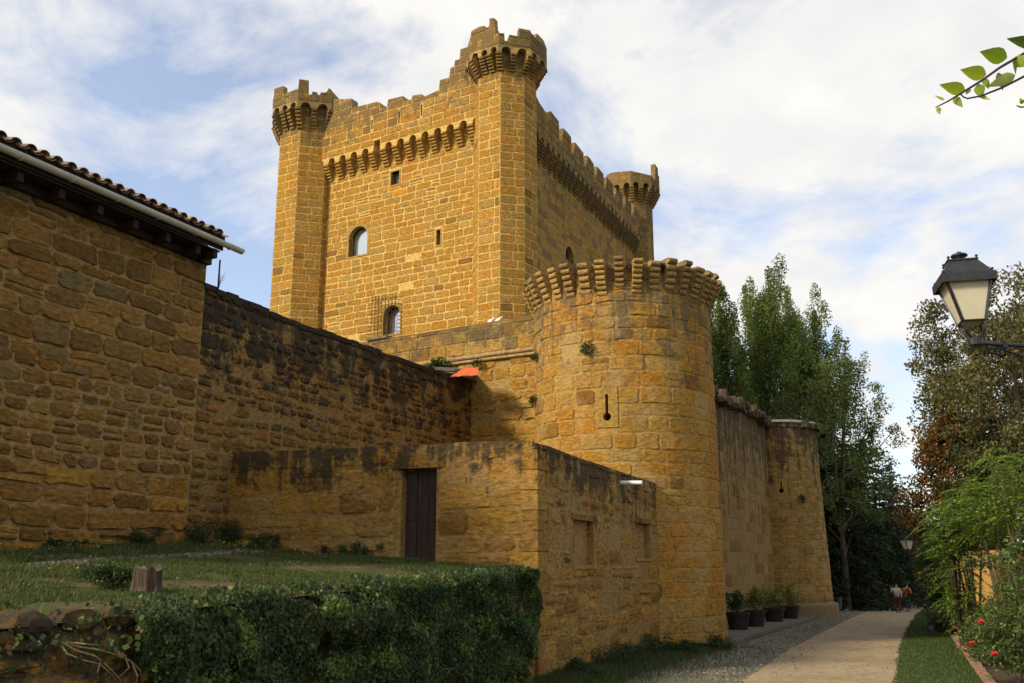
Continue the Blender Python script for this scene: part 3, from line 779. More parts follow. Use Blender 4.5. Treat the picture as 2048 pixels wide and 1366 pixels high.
# ================================================================== near round tower
DC = (3.65, 30.7); DR = 2.89
drum = Drum(DC, DR, 0.05)
zdc = drum.uv(1242, 585)[1]; ztd = zdc + 1.0                     # foot and top of the consoles
rngd = random.Random(11)
tower = thing('round_tower', 'near round sandstone tower ringed with stone corbels, keyhole loop in its face', 'tower', (DC[0], DC[1], 0))
M_dr_st = masonry('tower_stone', None, (zdc + 0.9, 0, 0), 3.6, 0.72, 0.8, 0.75, 0.65, pale=0.55, freq=1.3, dirt_col=(0.07, 0.055, 0.032))
M_dr_mo = masonry('tower_mortar', (0.38, 0.235, 0.062), (zdc + 0.9, 0, 0), 3.6, 0.72, 0.8, 0.6, 0.5, pale=0.55, freq=1.3, dirt_col=(0.07, 0.055, 0.032))
loop_s, loop_z = drum.uv(1214, 815)
def keyhole(surf, s, z, w, hgt, r_, name, parent, mat, plate=(0.16, 0.2), depth=0.5):
    """stone plate pierced by a slit that ends in a round hole; returns the opening to leave in the wall"""
    w2 = w / 2; pl, ph = plate; zr = z - hgt * 0.5 + r_; a0 = math.asin(min(0.95, w2 / r_))
    zt_ = z + hgt * 0.5
    left = [(s, zt_), (s - w2, zt_)] + [(s - r_ * math.sin(a), zr + r_ * math.cos(a)) for a in np.linspace(a0, math.pi, 8)]
    right = [(2 * s - x, y) for x, y in left]
    Lp = [(s - w2 - r_ - pl, zt_ + ph), (s - w2 - r_ - pl, zr - r_ - ph), (s, zr - r_ - ph)] + left[::-1] + [(s, zt_ + ph)]
    Rp = [(s, zt_ + ph)] + right + [(s, zr - r_ - ph), (s + w2 + r_ + pl, zr - r_ - ph), (s + w2 + r_ + pl, zt_ + ph)]
    mb = MB()
    for P in (Lp, Rp): mb.add([surf.S(a, b, 0.03) for a, b in P], [tuple(range(len(P)))])
    ring = left[1:] + right[1:][::-1]
    n = len(ring)
    mb.add([surf.S(a, b, 0.03) for a, b in ring] + [surf.S(a, b, -depth) for a, b in ring], [(i, n + i, n + (i + 1) % n, (i + 1) % n) for i in range(n)])
    out = [(s - w2 - r_ - pl, zt_ + ph), (s - w2 - r_ - pl, zr - r_ - ph), (s + w2 + r_ + pl, zr - r_ - ph), (s + w2 + r_ + pl, zt_ + ph)]
    mb.add([surf.S(a, b, 0.03) for a, b in out] + [surf.S(a, b, -0.1) for a, b in out], [(i, 4 + i, 4 + (i + 1) % 4, (i + 1) % 4) for i in range(4)])
    o = mb.build(name, mat, parent)
    MB().add([surf.S(a, b, -depth + .01) for a, b in ((s - .3, zr - r_ - .1), (s + .3, zr - r_ - .1), (s + .3, zt_ + .1), (s - .3, zt_ + .1))], [(0, 1, 2, 3)]).build('loop_dark_panel', M_painted_dark, o)  # dark back panel painting the shade behind the loop
    return [s - w2 - r_ - pl + .02, s + w2 + r_ + pl - .02, zr - r_ - ph + .02, zt_ + ph - .02]
lh = keyhole(drum, loop_s, loop_z, 0.085, 0.80, 0.12, 'keyhole_loop', tower, M_dress)
# skin of the drum
mb = MB(); zs_ = list(np.arange(-0.3, ztd - 0.25, 0.45)) + [ztd - 0.25]
zs_ = sorted(set(zs_ + lh[2:4])); aa = sorted(set(list(np.linspace(-math.pi, math.pi, 65)) + [lh[0] / DR, lh[1] / DR]))
for i in range(len(aa) - 1):
    for j in range(len(zs_) - 1):
        ca, cz = (aa[i] + aa[i + 1]) / 2 * DR, (zs_[j] + zs_[j + 1]) / 2
        if lh[0] < ca < lh[1] and lh[2] < cz < lh[3]: continue
        mb.add([drum.S(aa[i] * DR, zs_[j]), drum.S(aa[i + 1] * DR, zs_[j]), drum.S(aa[i + 1] * DR, zs_[j + 1]), drum.S(aa[i] * DR, zs_[j + 1])], [(0, 1, 2, 3)])
for i in range(len(aa) - 1):                                     # broken wall head: walk and inner side
    z1, z2 = (ztd - 0.25 + 0.25 * mnoise.noise((aa[i + k] * 4, 3, 1)) for k in (0, 1))
    mb.add([drum.S(aa[i] * DR, ztd - 0.25), drum.S(aa[i + 1] * DR, ztd - 0.25), drum.S(aa[i + 1] * DR, z2 + .1, -.06), drum.S(aa[i] * DR, z1 + .1, -.06),
            drum.S(aa[i] * DR, z1 + .1, -.7), drum.S(aa[i + 1] * DR, z2 + .1, -.7), drum.S(aa[i] * DR, ztd - 1.6, -.72), drum.S(aa[i + 1] * DR, ztd - 1.6, -.72)],
           [(0, 1, 2, 3), (3, 2, 5, 4), (4, 5, 7, 6)])
mb.add([drum.S(a * DR, ztd - 1.6, -.7) for a in aa[:-1]], [tuple(range(len(aa) - 1))])
dwall = mb.build('tower_wall', M_dr_mo, tower)
td = palette([OCHRE, BUFF, ORANGE, BROWN], [6, 3.5, 2, 0.6], 0.09, rngd)
def see_drum(u, v): return v < 885 + max(0, (u - 1075)) * 0.34 or u > 1325
DS = lay(drum, -DR * 1.75, DR * 1.75, -0.1, zdc + 0.02, rngd, (0.36, 0.52), (0.45, 0.85), 0.045, 0.018, 0.03, 0.007, 0.03, 0.06, holes=[[lh[0] - .05, lh[1] + .05, lh[2] - .05, lh[3] + .05]],
         tint=td, part=dwall, mids=True, split=0.06, miss=0.03, bulge=0.006, see=see_drum)
DS += lay(drum, -DR * 2.2, DR * 2.2, zdc + 0.05, ztd - 0.1, rngd, (0.26, 0.34), (0.3, 0.6), 0.05, 0.02, 0.03, 0.01, 0.03, 0.06, tint=td, part=dwall, mids=True, miss=0.12)
place_stones(tower, DS, [M_dr_st], 300)
ME_corb_d = []
M_dr_co = masonry('corbel_stone', None, (ztd + 0.1, 0, 0), 0.30, 0.6, 0.2, 0.4, 0.6, pale=0.2, dirt_col=(0.08, 0.06, 0.035))
for i, (w_, h_, o_, n_, c) in enumerate(((.31, 1.02, .44, 6, (0.33, 0.215, 0.07)), (.29, 1.05, .46, 7, (0.36, 0.23, 0.07)), (.33, .98, .42, 6, (0.28, 0.185, 0.07)), (.30, .90, .36, 5, (0.31, 0.2, 0.07)), (.28, 1.0, .43, 6, (0.26, 0.17, 0.065)))):
    V, F = corbel_mesh(w_, h_, o_, n_, None, 5)
    V = [(x + .018 * mnoise.noise((x * 5, y * 5 + i * 7, z * 5)), y + .018 * mnoise.noise((x * 5 + 3, y * 5, z * 5 + i)), z + .015 * mnoise.noise((x * 6, y * 9 + i, z * 6 + 5))) for x, y, z in V]
    ME_corb_d.append(mesh_data('corbel', V, F, M_dr_co, tint=np.array(c) * 1.12))
k = 0
for adeg in np.arange(-165, 172, 10.3):
    a = R(adeg + 3.0); p = drum.S(a * DR, ztd + rngd.uniform(-.06, .10), -0.02)
    o = put_corbel(rngd.choice(ME_corb_d), tower, p, a, rngd, rngd.uniform(0.93, 1.06)); k += 1

# ================================================================== curtain wall behind the round tower (left)
AZ_C = -31.8
CP = np.array(DC) + np.array([math.sin(R(AZ_C)), -math.cos(R(AZ_C))]) * -0.9
WC = Wall(CP, AZ_C)
rngc = random.Random(23)
curt = thing('curtain_wall', 'grey topped curtain wall with roll moulding running left from the round tower', 'wall', (CP[0], CP[1], 0))
zct = 0.5 * (WC.uv(1065, 629)[1] + WC.uv(760, 680)[1]); zcm = 0.5 * (WC.uv(1060, 699)[1] + WC.uv(870, 727)[1])
M_cu_st = masonry('curtain_stone', None, (zct, 0, 0), 1.5, 0.62, 0.15, 0.4, 0.55, dirt_col=(0.055, 0.042, 0.024))
M_cu_mo = masonry('curtain_mortar', (0.35, 0.228, 0.075), (zct, 0, 0), 1.5, 0.6, 0.15, 0.4, 0.6, dirt_col=(0.055, 0.042, 0.024))
mb = MB(); sC0, sC1 = -17.0, -2.0
mb.wbox(WC, sC0, sC1, 0, zcm - 0.2, -0.9, -0.05); mb.wbox(WC, sC0, sC1, zcm - 0.2, zct, -0.8, 0.0)
cw = mb.build('wall_body', M_cu_mo, curt)
tc = palette([BUFF, GREY, OCHRE, BROWN], [4, 2, 3, 1], 0.10, rngc)
CS = lay(WC, sC0, sC1, zcm + 0.12, zct + 0.2, rngc, (0.40, 0.5), (0.45, 0.85), 0.05, 0.02, 0.02, 0.005, 0.02, 0.04, top=lambda s: zct, tint=tc, part=cw, mids=True, see=lambda u, v: u > 735 and v < 760)
WCl = Wall(CP, AZ_C, -0.05)
CS += lay(WCl, sC0, sC1, 3.0, zcm - 0.22, rngc, (0.34, 0.5), (0.4, 0.9), 0.06, 0.035, 0.05, 0.02, 0.06, 0.09, tint=td, part=cw, mids=True, miss=0.2, bulge=0.02, see=lambda u, v: u > 965 and v < 890)
place_stones(curt, CS, [M_cu_st], 300)
for zz_, rr in ((zcm + 0.02, 0.085), (zcm - 0.14, 0.065)):
    mm = MB(); pts = [WC.S(s, zz_ + 0.01 * mnoise.noise((s, zz_, 0)), 0.04) for s in np.arange(sC0, sC1 + .1, 0.5)]
    mm.tube(pts, rr, 8, (0.36, 0.24, 0.10)); mm.build('roll_moulding', M_cu_st, curt, smooth=True)
mm = MB(); mm.wbox(WC, WC.s_at(735, 690), WC.s_at(775, 690), zct + .0, zct + 0.12, -0.5, 0.10, (0.33, 0.24, 0.12)); mm.build('coping_slab', M_cu_st, curt)

# ================================================================== far round tower and the curtain between
T2 = np.array([14.8, 55.0]); d2 = Drum(T2, 2.75, 0.28, gz(*T2))
rngt = random.Random(31)
z2b = gz(*T2) - 0.3; z2t = d2.uv(1590, 848)[1]
tower2 = thing('round_tower', 'far round sandstone tower with pale slab on top at the bend of the path', 'tower', (T2[0], T2[1], z2b))
M_t2_st = masonry('far_tower_stone', None, (z2t, 0, 0), 3.4, 0.8, 1.0, 0.5, 0.5, foot=0.6, pale=0.25, black=0.03)
M_t2_mo = masonry('far_tower_mortar', (0.33, 0.215, 0.075), (z2t, 0, 0), 3.4, 0.8, 1.0, 0.4, 0.4, foot=0.6, pale=0.25, black=0.03)
lp_s, lp_z = d2.uv(1562, 975)
lh2 = keyhole(d2, lp_s, lp_z, 0.08, 0.62, 0.13, 'keyhole_loop', tower2, M_dress, plate=(0.1, 0.12))
mb = MB(); zs_ = sorted(set(list(np.arange(z2b, z2t, 0.6)) + [z2t] + lh2[2:4])); aa = sorted(set(list(np.linspace(-math.pi, math.pi, 49)) + [lh2[0] / 2.75, lh2[1] / 2.75]))
for i in range(len(aa) - 1):
    for j in range(len(zs_) - 1):
        ca, cz = (aa[i] + aa[i + 1]) / 2 * 2.75, (zs_[j] + zs_[j + 1]) / 2
        if lh2[0] < ca < lh2[1] and lh2[2] < cz < lh2[3]: continue
        mb.add([d2.S(aa[i] * 2.75, zs_[j]), d2.S(aa[i + 1] * 2.75, zs_[j]), d2.S(aa[i + 1] * 2.75, zs_[j + 1]), d2.S(aa[i] * 2.75, zs_[j + 1])], [(0, 1, 2, 3)])
mb.add([d2.S(a * 2.75, z2t) for a in aa[:-1]], [tuple(range(len(aa) - 1))])
tw2 = mb.build('tower_wall', M_t2_mo, tower2)
tt = palette([(0.30, 0.185, 0.055), (0.30, 0.168, 0.04), BROWN], [4, 4, 2], 0.08, rngt)
TS = lay(d2, -2.75 * 1.3, 2.75 * 1.75, z2b + 0.9, z2t - 0.03, rngt, (0.36, 0.46), (0.5, 0.95), 0.045, 0.014, 0.02, 0.004, 0.02, 0.04, tint=tt, part=tw2, mids=True, holes=[[lh2[0] - .05, lh2[1] + .05, lh2[2] - .05, lh2[3] + .05]])
place_stones(tower2, TS, [M_t2_st], 300)
pb = MB(); pb.lathe((T2[0], T2[1], z2b), [(3.28, 0), (3.28, 0.95), (3.22, 1.05), (3.05, 1.12)], 40, (0.36, 0.24, 0.10)); pb.build('plinth', M_t2_st, tower2)
M_slab = plain('pale_slab', (0.44, 0.41, 0.35), 0.8, var=0.18, scale=2.5)
sl = MB(); sl.lathe((T2[0], T2[1], z2t + 0.004), [(2.7, 0), (2.95, 0.08), (2.95, 0.20), (1.6, 0.40), (0.3, 0.48)], 32); sl.build('roof_slab', M_slab, tower2)
for a in np.arange(-110, 110, 14):
    r_ = MB(); p = d2.S(R(a) * 2.75, z2t, 0.02); s_ = rngt.uniform(.2, .4)
    if a > 40 or rngt.random() < 0.75:
        r_.wbox(Wall((p[0], p[1]), a), -s_, s_, z2t - 0.18, z2t + rngt.uniform(.05, .32), -0.4, rngt.uniform(.05, .3), (0.28, 0.19, 0.08)); r_.build('broken_corbel', M_t2_st, tower2)

WR = Wall(np.array(DC), AZ_L, 0.42)
dT = T2 - np.array(DC); AZr = math.degrees(math.atan2(dT[1], dT[0])); WR = Wall(np.array(DC), AZr, 0.42)
LR = float(np.linalg.norm(dT))
curt2 = thing('curtain_wall', 'rain streaked curtain wall with ragged top between the two round towers', 'wall', (DC[0] + 6, DC[1] + 12, 0))
rt = polyline(WR, [(1412, 775), (1428, 787), (1450, 795), (1470, 803), (1490, 812), (1505, 822), (1520, 835), (1540, 848)])
rt = [(1.5, rt[0][1])] + [p for p in rt if p[0] > 1.5] + [(LR - 1.5, rt[-1][1])]
zr_ = rt[1][1]
M_cr_st = masonry('side_curtain_stone', None, (zr_ + .2, 0, 0), 4.5, 0.8, 1.3, 0.4, 0.45, pale=0.25, foot=0.9, black=0.05)
M_cr_mo = masonry('side_curtain_render', (0.315, 0.198, 0.072), (zr_ + .2, 0, 0), 4.5, 0.8, 1.3, 0.4, 0.5, pale=0.3, foot=0.9, black=0.05)
mb = MB(); mb.prism(WR, [(1.0, -0.6), (LR - 1, -1.0)] + rt[::-1], -0.9, 0.0); cwr = mb.build('wall_body', M_cr_mo, curt2)
rngr = random.Random(41)
BUF2 = (0.295, 0.185, 0.062)
tr_ = palette([BUF2, BROWN], [4, 1], 0.07, rngr)
RS = lay(WR, 2.5, LR - 2.0, -0.5, zr_, rngr, (0.4, 0.55), (0.7, 1.3), 0.035, 0.013, 0.02, 0.004, 0.02, 0.05, top=topfn(rt), tint=tr_, part=cwr, mids=True, miss=0.12)
place_stones(curt2, RS, [M_cr_st], 300)
tfr = topfn(rt)
for s in np.arange(3.0, LR - 1.5, 0.55):                          # broken console stumps hanging out at the wall head
    r_ = MB(); z = tfr(s); w_ = rngr.uniform(.14, .24)
    r_.wbox(WR, s - w_, s + w_, z - rngr.uniform(.25, .5), z + rngr.uniform(-.08, .18), -0.5, rngr.uniform(.15, .55), (0.17, 0.115, 0.06)); o = r_.build('broken_corbel', M_cr_st, curt2)
# ================================================================== house on the left with its eaves
rngb = random.Random(51)
house = thing('stone_house', 'rubble stone house with tiled eaves and pale gutter beside the grass terrace', 'house', (WL.P[0] - dL[0] * 5, WL.P[1] - dL[1] * 5, 2.4))
GO = 0.78                                                         # how far the gutter hangs out
WG = Wall(WL.P, AZ_L, GO)
g0, g1 = WG.uv(0, 292), WG.uv(478, 497)
z_g = 0.5 * (g0[1] + g1[1]); sH0, sH1 = -10.0, WL.s_at(411, 560)
z_ev = z_g - 0.05
M_ho_st = masonry('house_stone', None, (z_ev + 0.3, 0, 0), 1.4, 0.25, 0.1, 0.55, 0.8, freq=0.8)
M_ho_mo = masonry('house_mortar', (0.345, 0.220, 0.083), (z_ev + 0.3, 0, 0), 1.4, 0.3, 0.1, 0.35, 0.8)
slope = math.tan(R(17))
HW = 6.0
mb = MB(); ridge = z_ev + slope * HW
mb.prism(WL, [(sH0, 1.4), (sH1, 1.4), (sH1, z_ev + 0.09 + slope * GO), (sH0, z_ev + 0.09 + slope * GO)], -HW, 0.0)
hb = mb.build('house_wall', M_ho_mo, house)
HB = (0.272, 0.147, 0.038)
DK = (0.195, 0.107, 0.031)
th_lo = palette([HB, OCHRE, BROWN, DK], [4, 2, 3, 1], 0.12, rngb)
th_ = palette([HB, DK, BROWN, GREY], [4, 3, 2, .7], 0.13, rngb)
def see_house(u, v): return v > 0.43 * u + 300
HS = lay(WL, sH0, sH1 - 0.02, 1.9, 3.9, rngb, (0.30, 0.48), (0.42, 0.95), 0.05, 0.045, 0.03, 0.018, 0.05, 0.09, tint=th_lo, part=hb, mids=True, split=0.15, bulge=0.014, see=see_house)
HS += lay(WL, sH0, sH1 - 0.02, 3.9, 6.2, rngb, (0.24, 0.36), (0.30, 0.62), 0.07, 0.03, 0.028, 0.014, 0.06, 0.085, tint=th_, part=hb, mids=True, split=0.14, bulge=0.010, see=see_house)
HS += lay(WL, sH0, sH1 - 0.02, 6.2, z_ev + 0.1, rngb, (0.30, 0.44), (0.40, 0.9), 0.05, 0.035, 0.03, 0.014, 0.05, 0.085, tint=th_, part=hb, mids=True, split=0.2, bulge=0.012, see=see_house)
place_stones(house, HS, [M_ho_st], 300)
# roof: deck, rafters, fascia, gutter, tiles
M_tile = plain('clay_tile', None, 0.9, var=0.4, scale=7, bump=0.5, use_tint=True, spec=0.1)
M_gut = plain('painted_gutter', (0.52, 0.49, 0.40), 0.45, var=0.12, scale=3, bump=0.05, spec=0.4)
sE0, sE1 = sH0 - 0.2, WG.s_at(452, 505)
def roof_pt(s, o, lift=0.0):                                      # o = offset from the house wall, outwards
    return WL.S(s, z_ev + 0.10 + slope * (GO - o) + lift, o)
dk = MB(); V = [roof_pt(sE0, GO - .06), roof_pt(sE1, GO - .06), roof_pt(sE1, -HW), roof_pt(sE0, -HW), roof_pt(sE0, GO - .06, .1), roof_pt(sE1, GO - .06, .1), roof_pt(sE1, -HW, .1), roof_pt(sE0, -HW, .1)]
dk.add(V, [(0, 3, 2, 1), (4, 5, 6, 7), (0, 1, 5, 4), (1, 2, 6, 5), (2, 3, 7, 6), (3, 0, 4, 7)]); dk.build('roof_deck', M_wood_dark, house)
fs = MB(); fs.wbox(WL, sE0, sE1, z_ev - 0.12, z_ev + 0.09, GO - 0.125, GO - 0.095); fs.build('fascia_board', M_wood_dark, house)
for s in np.arange(sE0 + 0.15, sE1, 0.62):
    r_ = MB(); a, b = s - .05, s + .05
    pts = [(GO - .13, -.14), (GO - .13, -.004), (-0.3, -.004), (-0.3, -.14)]
    V = [roof_pt(a, o, l) for o, l in pts] + [roof_pt(b, o, l) for o, l in pts]
    r_.add(V, [(0, 1, 2, 3), (7, 6, 5, 4), (0, 4, 5, 1), (1, 5, 6, 2), (2, 6, 7, 3), (3, 7, 4, 0)]); r_.build('rafter', M_wood_dark, house)
so = MB(); so.wbox(WL, sE0, sE1 - .05, z_ev - 0.16, z_ev - 0.13, 0.0, GO - 0.14); so.build('soffit', M_wood_dark, house)
for s in np.arange(sE0 + 0.3, sH1, 0.95):
    bmm = MB(); bmm.wbox(WL, s, s + .14, z_ev - 0.36, z_ev - 0.165, -0.1, GO - 0.24); bmm.build('eaves_beam', M_wood_dark, house)
wp = MB(); wp.wbox(WL, sE0, sH1, z_ev - 0.34, z_ev - 0.165, 0.0, 0.16); wp.build('wall_plate', M_wood_dark, house)
ge = MB(); e = sE1 - 0.25
ge.wbox(WL, e, e + 0.12, z_ev - 0.34, z_ev - 0.12, -0.2, GO - 0.14); ge.build('eaves_bracket', M_wood_dark, house)
# half round gutter
sG1 = WG.s_at(484, 500); gm = MB(); rg = 0.105; n = 10; sg = list(np.arange(sE0, sG1, 0.8)) + [sG1]
V, F = [], []
for s in sg:
    for rr in (rg, rg - 0.012):
        for k in range(n + 1):
            a = math.pi + math.pi * k / n; V.append(WG.S(s, z_g + rr * math.sin(a), rr * math.cos(a)))
m_ = 2 * (n + 1)
for i in range(len(sg) - 1):
    for k in range(n):
        A = i * m_ + k; B = (i + 1) * m_ + k; F.append((A, A + 1, B + 1, B)); A += n + 1; B += n + 1; F.append((A, B, B + 1, A + 1))
    for k in (0, n): F.append((i * m_ + k, (i + 1) * m_ + k, (i + 1) * m_ + k + n + 1, i * m_ + k + n + 1))
q = (len(sg) - 1) * m_
F.append(tuple(q + k for k in range(n + 1)))
gm.add(V, F); gut = gm.build('gutter', M_gut, house, smooth=False)
for s in np.arange(sE0 + 0.7, sG1, 1.15):
    bm_ = MB(); bm_.tube([WG.S(s, z_g + (rg + .008) * math.sin(a), (rg + .008) * math.cos(a)) for a in np.linspace(math.pi, 2 * math.pi, 9)], 0.012, 4); bm_.build('gutter_bracket', M_gut, gut)
# curved clay tiles: covers over channels, several courses up the slope
def tile_mesh(up, ln=0.46, r0=0.12, r1=0.095, th=0.016, n=7):
    V = []
    for x, r in ((0.0, r0), (ln, r1)):
        for rr in (r, r - th):
            for k in range(n + 1):
                a = math.pi * k / n; V.append((x, rr * math.cos(a), (rr * math.sin(a)) * (0.82 if up else -0.6)))
    m = n + 1; F = []
    for k in range(n):
        F += [(k, k + 1, 2 * m + k + 1, 2 * m + k), (m + k + 1, m + k, 3 * m + k, 3 * m + k + 1), (k + 1, k, m + k, m + k + 1), (2 * m + k, 2 * m + k + 1, 3 * m + k + 1, 3 * m + k)]
    F += [(0, 2 * m, 3 * m, m), (n, m + n, 3 * m + n, 2 * m + n)]
    return V, F
TC = [(0.27, 0.18, 0.115), (0.32, 0.22, 0.14), (0.22, 0.155, 0.10), (0.34, 0.26, 0.17), (0.17, 0.12, 0.08)]
ME_t = [mesh_data('roof_tile', *tile_mesh(True), M_tile, tint=np.array(c)) for c in TC]; ME_ch = [mesh_data('roof_tile', *tile_mesh(False), M_tile, tint=np.array(c)) for c in TC[:3]]
ang_up = math.atan(slope)
bl_ = wloc(house)
for s in np.arange(sE0 + 0.1, sE1 - 0.02, 0.305):
    for row in range(6):
        for cov in (1, 0):
            o = bpy.data.objects.new('roof_tile', rngb.choice(ME_t if cov else ME_ch)); link(o, house)
            oo = GO + 0.05 - row * 0.36 + rngb.uniform(-.02, .02)
            p = roof_pt(s + (0.1525 if not cov else 0) + rngb.uniform(-.012, .012), oo, 0.135 if cov else 0.155)
            o.location = np.array(p) - bl_
            # local x points up the slope (inwards)
            o.rotation_mode = 'ZYX' if False else 'XYZ'
            o.rotation_euler = (rngb.uniform(-.04, .04), -ang_up + rngb.uniform(-.03, .06), math.atan2(-nL[1], -nL[0]) + rngb.uniform(-.03, .03))
rod = MB(); pb_ = WL.uv(430, 574); rod.tube([WL.S(pb_[0], pb_[1] - .2, 0.10), WL.S(pb_[0], z_ev - 0.1, 0.10)], 0.022, 6); rod.build('iron_prop', M_rust_iron, house)

# ================================================================== rubble boundary wall
rngw = random.Random(61)
rub_px = [(412, 572), (470, 596), (520, 617), (575, 640), (620, 658), (680, 676), (740, 697), (790, 716), (830, 730), (870, 742), (900, 752), (940, 757), (978, 760)]
rub = [(s, z) for s, z in polyline(WL, rub_px)]
sR1 = rub[-1][0]
rubble = thing('boundary_wall', 'dark lichen crusted rubble wall sloping down from the house behind the annex', 'wall', (WL.P[0] + dL[0] * 6, WL.P[1] + dL[1] * 6, 2.4))
fit = np.polyfit([p[0] for p in rub], [p[1] for p in rub], 1)
# wall head as a plane over the ground: z = a + b * s, s = dL . (p - P)
bx, by = fit[0] * dL[0], fit[0] * dL[1]; a_ = fit[1] - fit[0] * float(np.dot(dL, WL.P))
M_ru_st = masonry('rubble_stone', None, (a_ + 0.3, bx, by), 3.6, 0.92, 0.2, 0.4, 0.9, black=0.06, dirt_col=(0.024, 0.019, 0.013))
M_ru_mo = masonry('rubble_mortar', (0.28, 0.18, 0.062), (a_ + 0.3, bx, by), 3.0, 0.9, 0.2, 0.4, 0.9, black=0.02, dirt_col=(0.028, 0.022, 0.015))
WLr = Wall(WL.P, AZ_L, -0.03)
jag = []
for s in np.arange(rub[0][0] - 0.05, sR1, 0.3):
    jag.append((s, float(np.interp(s, [p[0] for p in rub], [p[1] for p in rub])) + 0.05 * mnoise.noise((s * 2.1, 0, 5))))
jag.append((sR1, rub[-1][1]))
mb = MB(); mb.prism(WLr, [(jag[0][0], 1.2), (sR1, 1.2)] + jag[::-1], -0.7, 0.0); rw = mb.build('wall_body', M_ru_mo, rubble)
tru = palette([DK, HB, GREY, BROWN], [4, 3, 1.5, 2], 0.18, rngw)
tj = topfn(jag)
def see_rub(u, v): return u > 440 and v < (905 if u < 500 else 903)
WS_ = []
WS_ += lay(WLr, sH1 + 0.02, sR1, 1.8, 9.5, rngw, (0.20, 0.34), (0.24, 0.50), 0.07, 0.035, 0.04, 0.016, 0.06, 0.08, top=tj, tint=tru, part=rw, mids=True, split=0.22, miss=0.08, bulge=0.02, see=see_rub)
place_stones(rubble, WS_, [M_ru_st], 300)
for i, s in enumerate(np.arange(sH1 + 0.15, sR1 - 0.2, 0.42)):    # coping of rough flat stones
    cst = MB(); z = tj(s); w_ = rngw.uniform(.17, .24); h_ = rngw.uniform(.03, .10)
    cst.wbox(WLr, s - w_, s + w_, z - .08, z + h_, -0.72, rngw.uniform(.03, .09), (0.10, 0.075, 0.045)); cst.build('coping_stone', M_ru_st, rubble)

# little slate lean-to at the end of the rubble wall, with an orange sheet above
sl0 = WL.s_at(905, 755)
ln_ = thing('lean_to_roof', 'small stone slab roof where the dark rubble wall meets the curtain wall', 'roof', (*(WL.P + dL * sl0), 7.0))
zl = rub[-2][1]
M_slate = plain('slate', (0.10, 0.08, 0.055), 0.85, var=0.45, scale=5, bump=0.6)
for k in range(5):
    sb = MB(); o1 = 0.12 + rngw.uniform(0, .12); s_a, s_b = sl0 + rngw.uniform(-.3, .3), sR1 + rngw.uniform(-.1, .25)
    zz_ = zl - 0.12 + k * 0.055
    sb.add([WL.S(s_a, zz_, o1), WL.S(s_b, zz_, o1), WL.S(s_b, zz_ + .25, -1.5), WL.S(s_a, zz_ + .25, -1.5), WL.S(s_a, zz_ + .05, o1), WL.S(s_b, zz_ + .05, o1), WL.S(s_b, zz_ + .3, -1.5), WL.S(s_a, zz_ + .3, -1.5)],
           [(0, 3, 2, 1), (4, 5, 6, 7), (0, 1, 5, 4), (1, 2, 6, 5), (2, 3, 7, 6), (3, 0, 4, 7)]); sb.build('slate', M_slate, ln_)
M_orange = plain('orange_sheet', (0.50, 0.105, 0.03), 0.6, var=0.15, scale=4, bump=0.3, dist=0.03)
pA = [(893, 751), (955, 747), (957, 731), (925, 730)]
W2 = Wall(WL.P + dL * (sR1 - 0.4), AZ_C, 0.0)
tp = MB(); pts = []
nx_, ny_ = 10, 6
c00, c10, c11, c01 = [np.array(at(u, v, Y)) for u, v, Y in ((900, 753, 33.2), (956, 750, 32.6), (957, 735, 33.4), (930, 734, 33.9))]
V, F = [], []
for lay_ in (0, 1):
    for j in range(ny_):
        for i in range(nx_):
            f, g_ = i / (nx_ - 1), j / (ny_ - 1)
            p = (c00 * (1 - f) + c10 * f) * (1 - g_) + (c01 * (1 - f) + c11 * f) * g_
            p = p + np.array([0, 0, 0.03 * mnoise.noise((i * .9, j * .9, 2)) - lay_ * 0.02]); V.append(p)
N_ = nx_ * ny_
for j in range(ny_ - 1):
    for i in range(nx_ - 1):
        a = j * nx_ + i; F.append((a, a + 1, a + nx_ + 1, a + nx_)); F.append((N_ + a, N_ + a + nx_, N_ + a + nx_ + 1, N_ + a + 1))
ot = obj('orange_sheet', V, F, M_orange, smooth=True); tag(ot, 'orange sheet lying on the small slab roof by the curtain wall', 'tarpaulin', kind='thing')

# ================================================================== low annex with the plank door
rnga = random.Random(71)
annex = thing('low_annex', 'low flat topped stone annex with dark plank door on the terrace', 'outbuilding', (CORN[0], CORN[1], 0))
a_top = polyline(WA, [(440, 906), (520, 903), (600, 900), (700, 896), (800, 891), (860, 889), (930, 884), (1000, 882), (1050, 882), (1076, 886)])
a_top = [(-8.25, a_top[0][1])] + [p for p in a_top if p[0] > -8.2 and p[0] < -0.02] + [(0.0, a_top[-1][1])]
s_top = polyline(WS, [(1076, 886), (1100, 893), (1130, 905), (1165, 918), (1200, 929), (1260, 950), (1300, 962), (1322, 970)])
s_top = [(0.0, a_top[-1][1])] + [p for p in s_top if p[0] > 0.1] + [(9.4, s_top[-1][1])]
zt_a = min(p[1] for p in a_top) - 0.12; zt_s = min(p[1] for p in s_top) - 0.12
M_an_st = masonry('annex_stone', None, (zt_a + 0.3, 0, 0), 1.05, 0.86, 0.65, 0.6, 0.9, pale=0.25)
M_an_mo = masonry('annex_mortar', (0.340, 0.208, 0.066), (zt_a + 0.3, 0, 0), 1.05, 0.86, 0.65, 0.6, 0.9, pale=0.3)
bs = (s_top[-1][1] - s_top[0][1]) / 9.4
a_s = s_top[0][1] - bs * float(np.dot(dL, WS.P))
M_as_st = masonry('annex_side_stone', None, (a_s + 0.2, bs * dL[0], bs * dL[1]), 1.8, 0.86, 0.65, 0.6, 0.95, pale=0.25)
M_as_mo = masonry('annex_side_mortar', (0.315, 0.198, 0.07), (a_s + 0.25, bs * dL[0], bs * dL[1]), 1.8, 0.86, 0.65, 0.6, 0.95, pale=0.35)
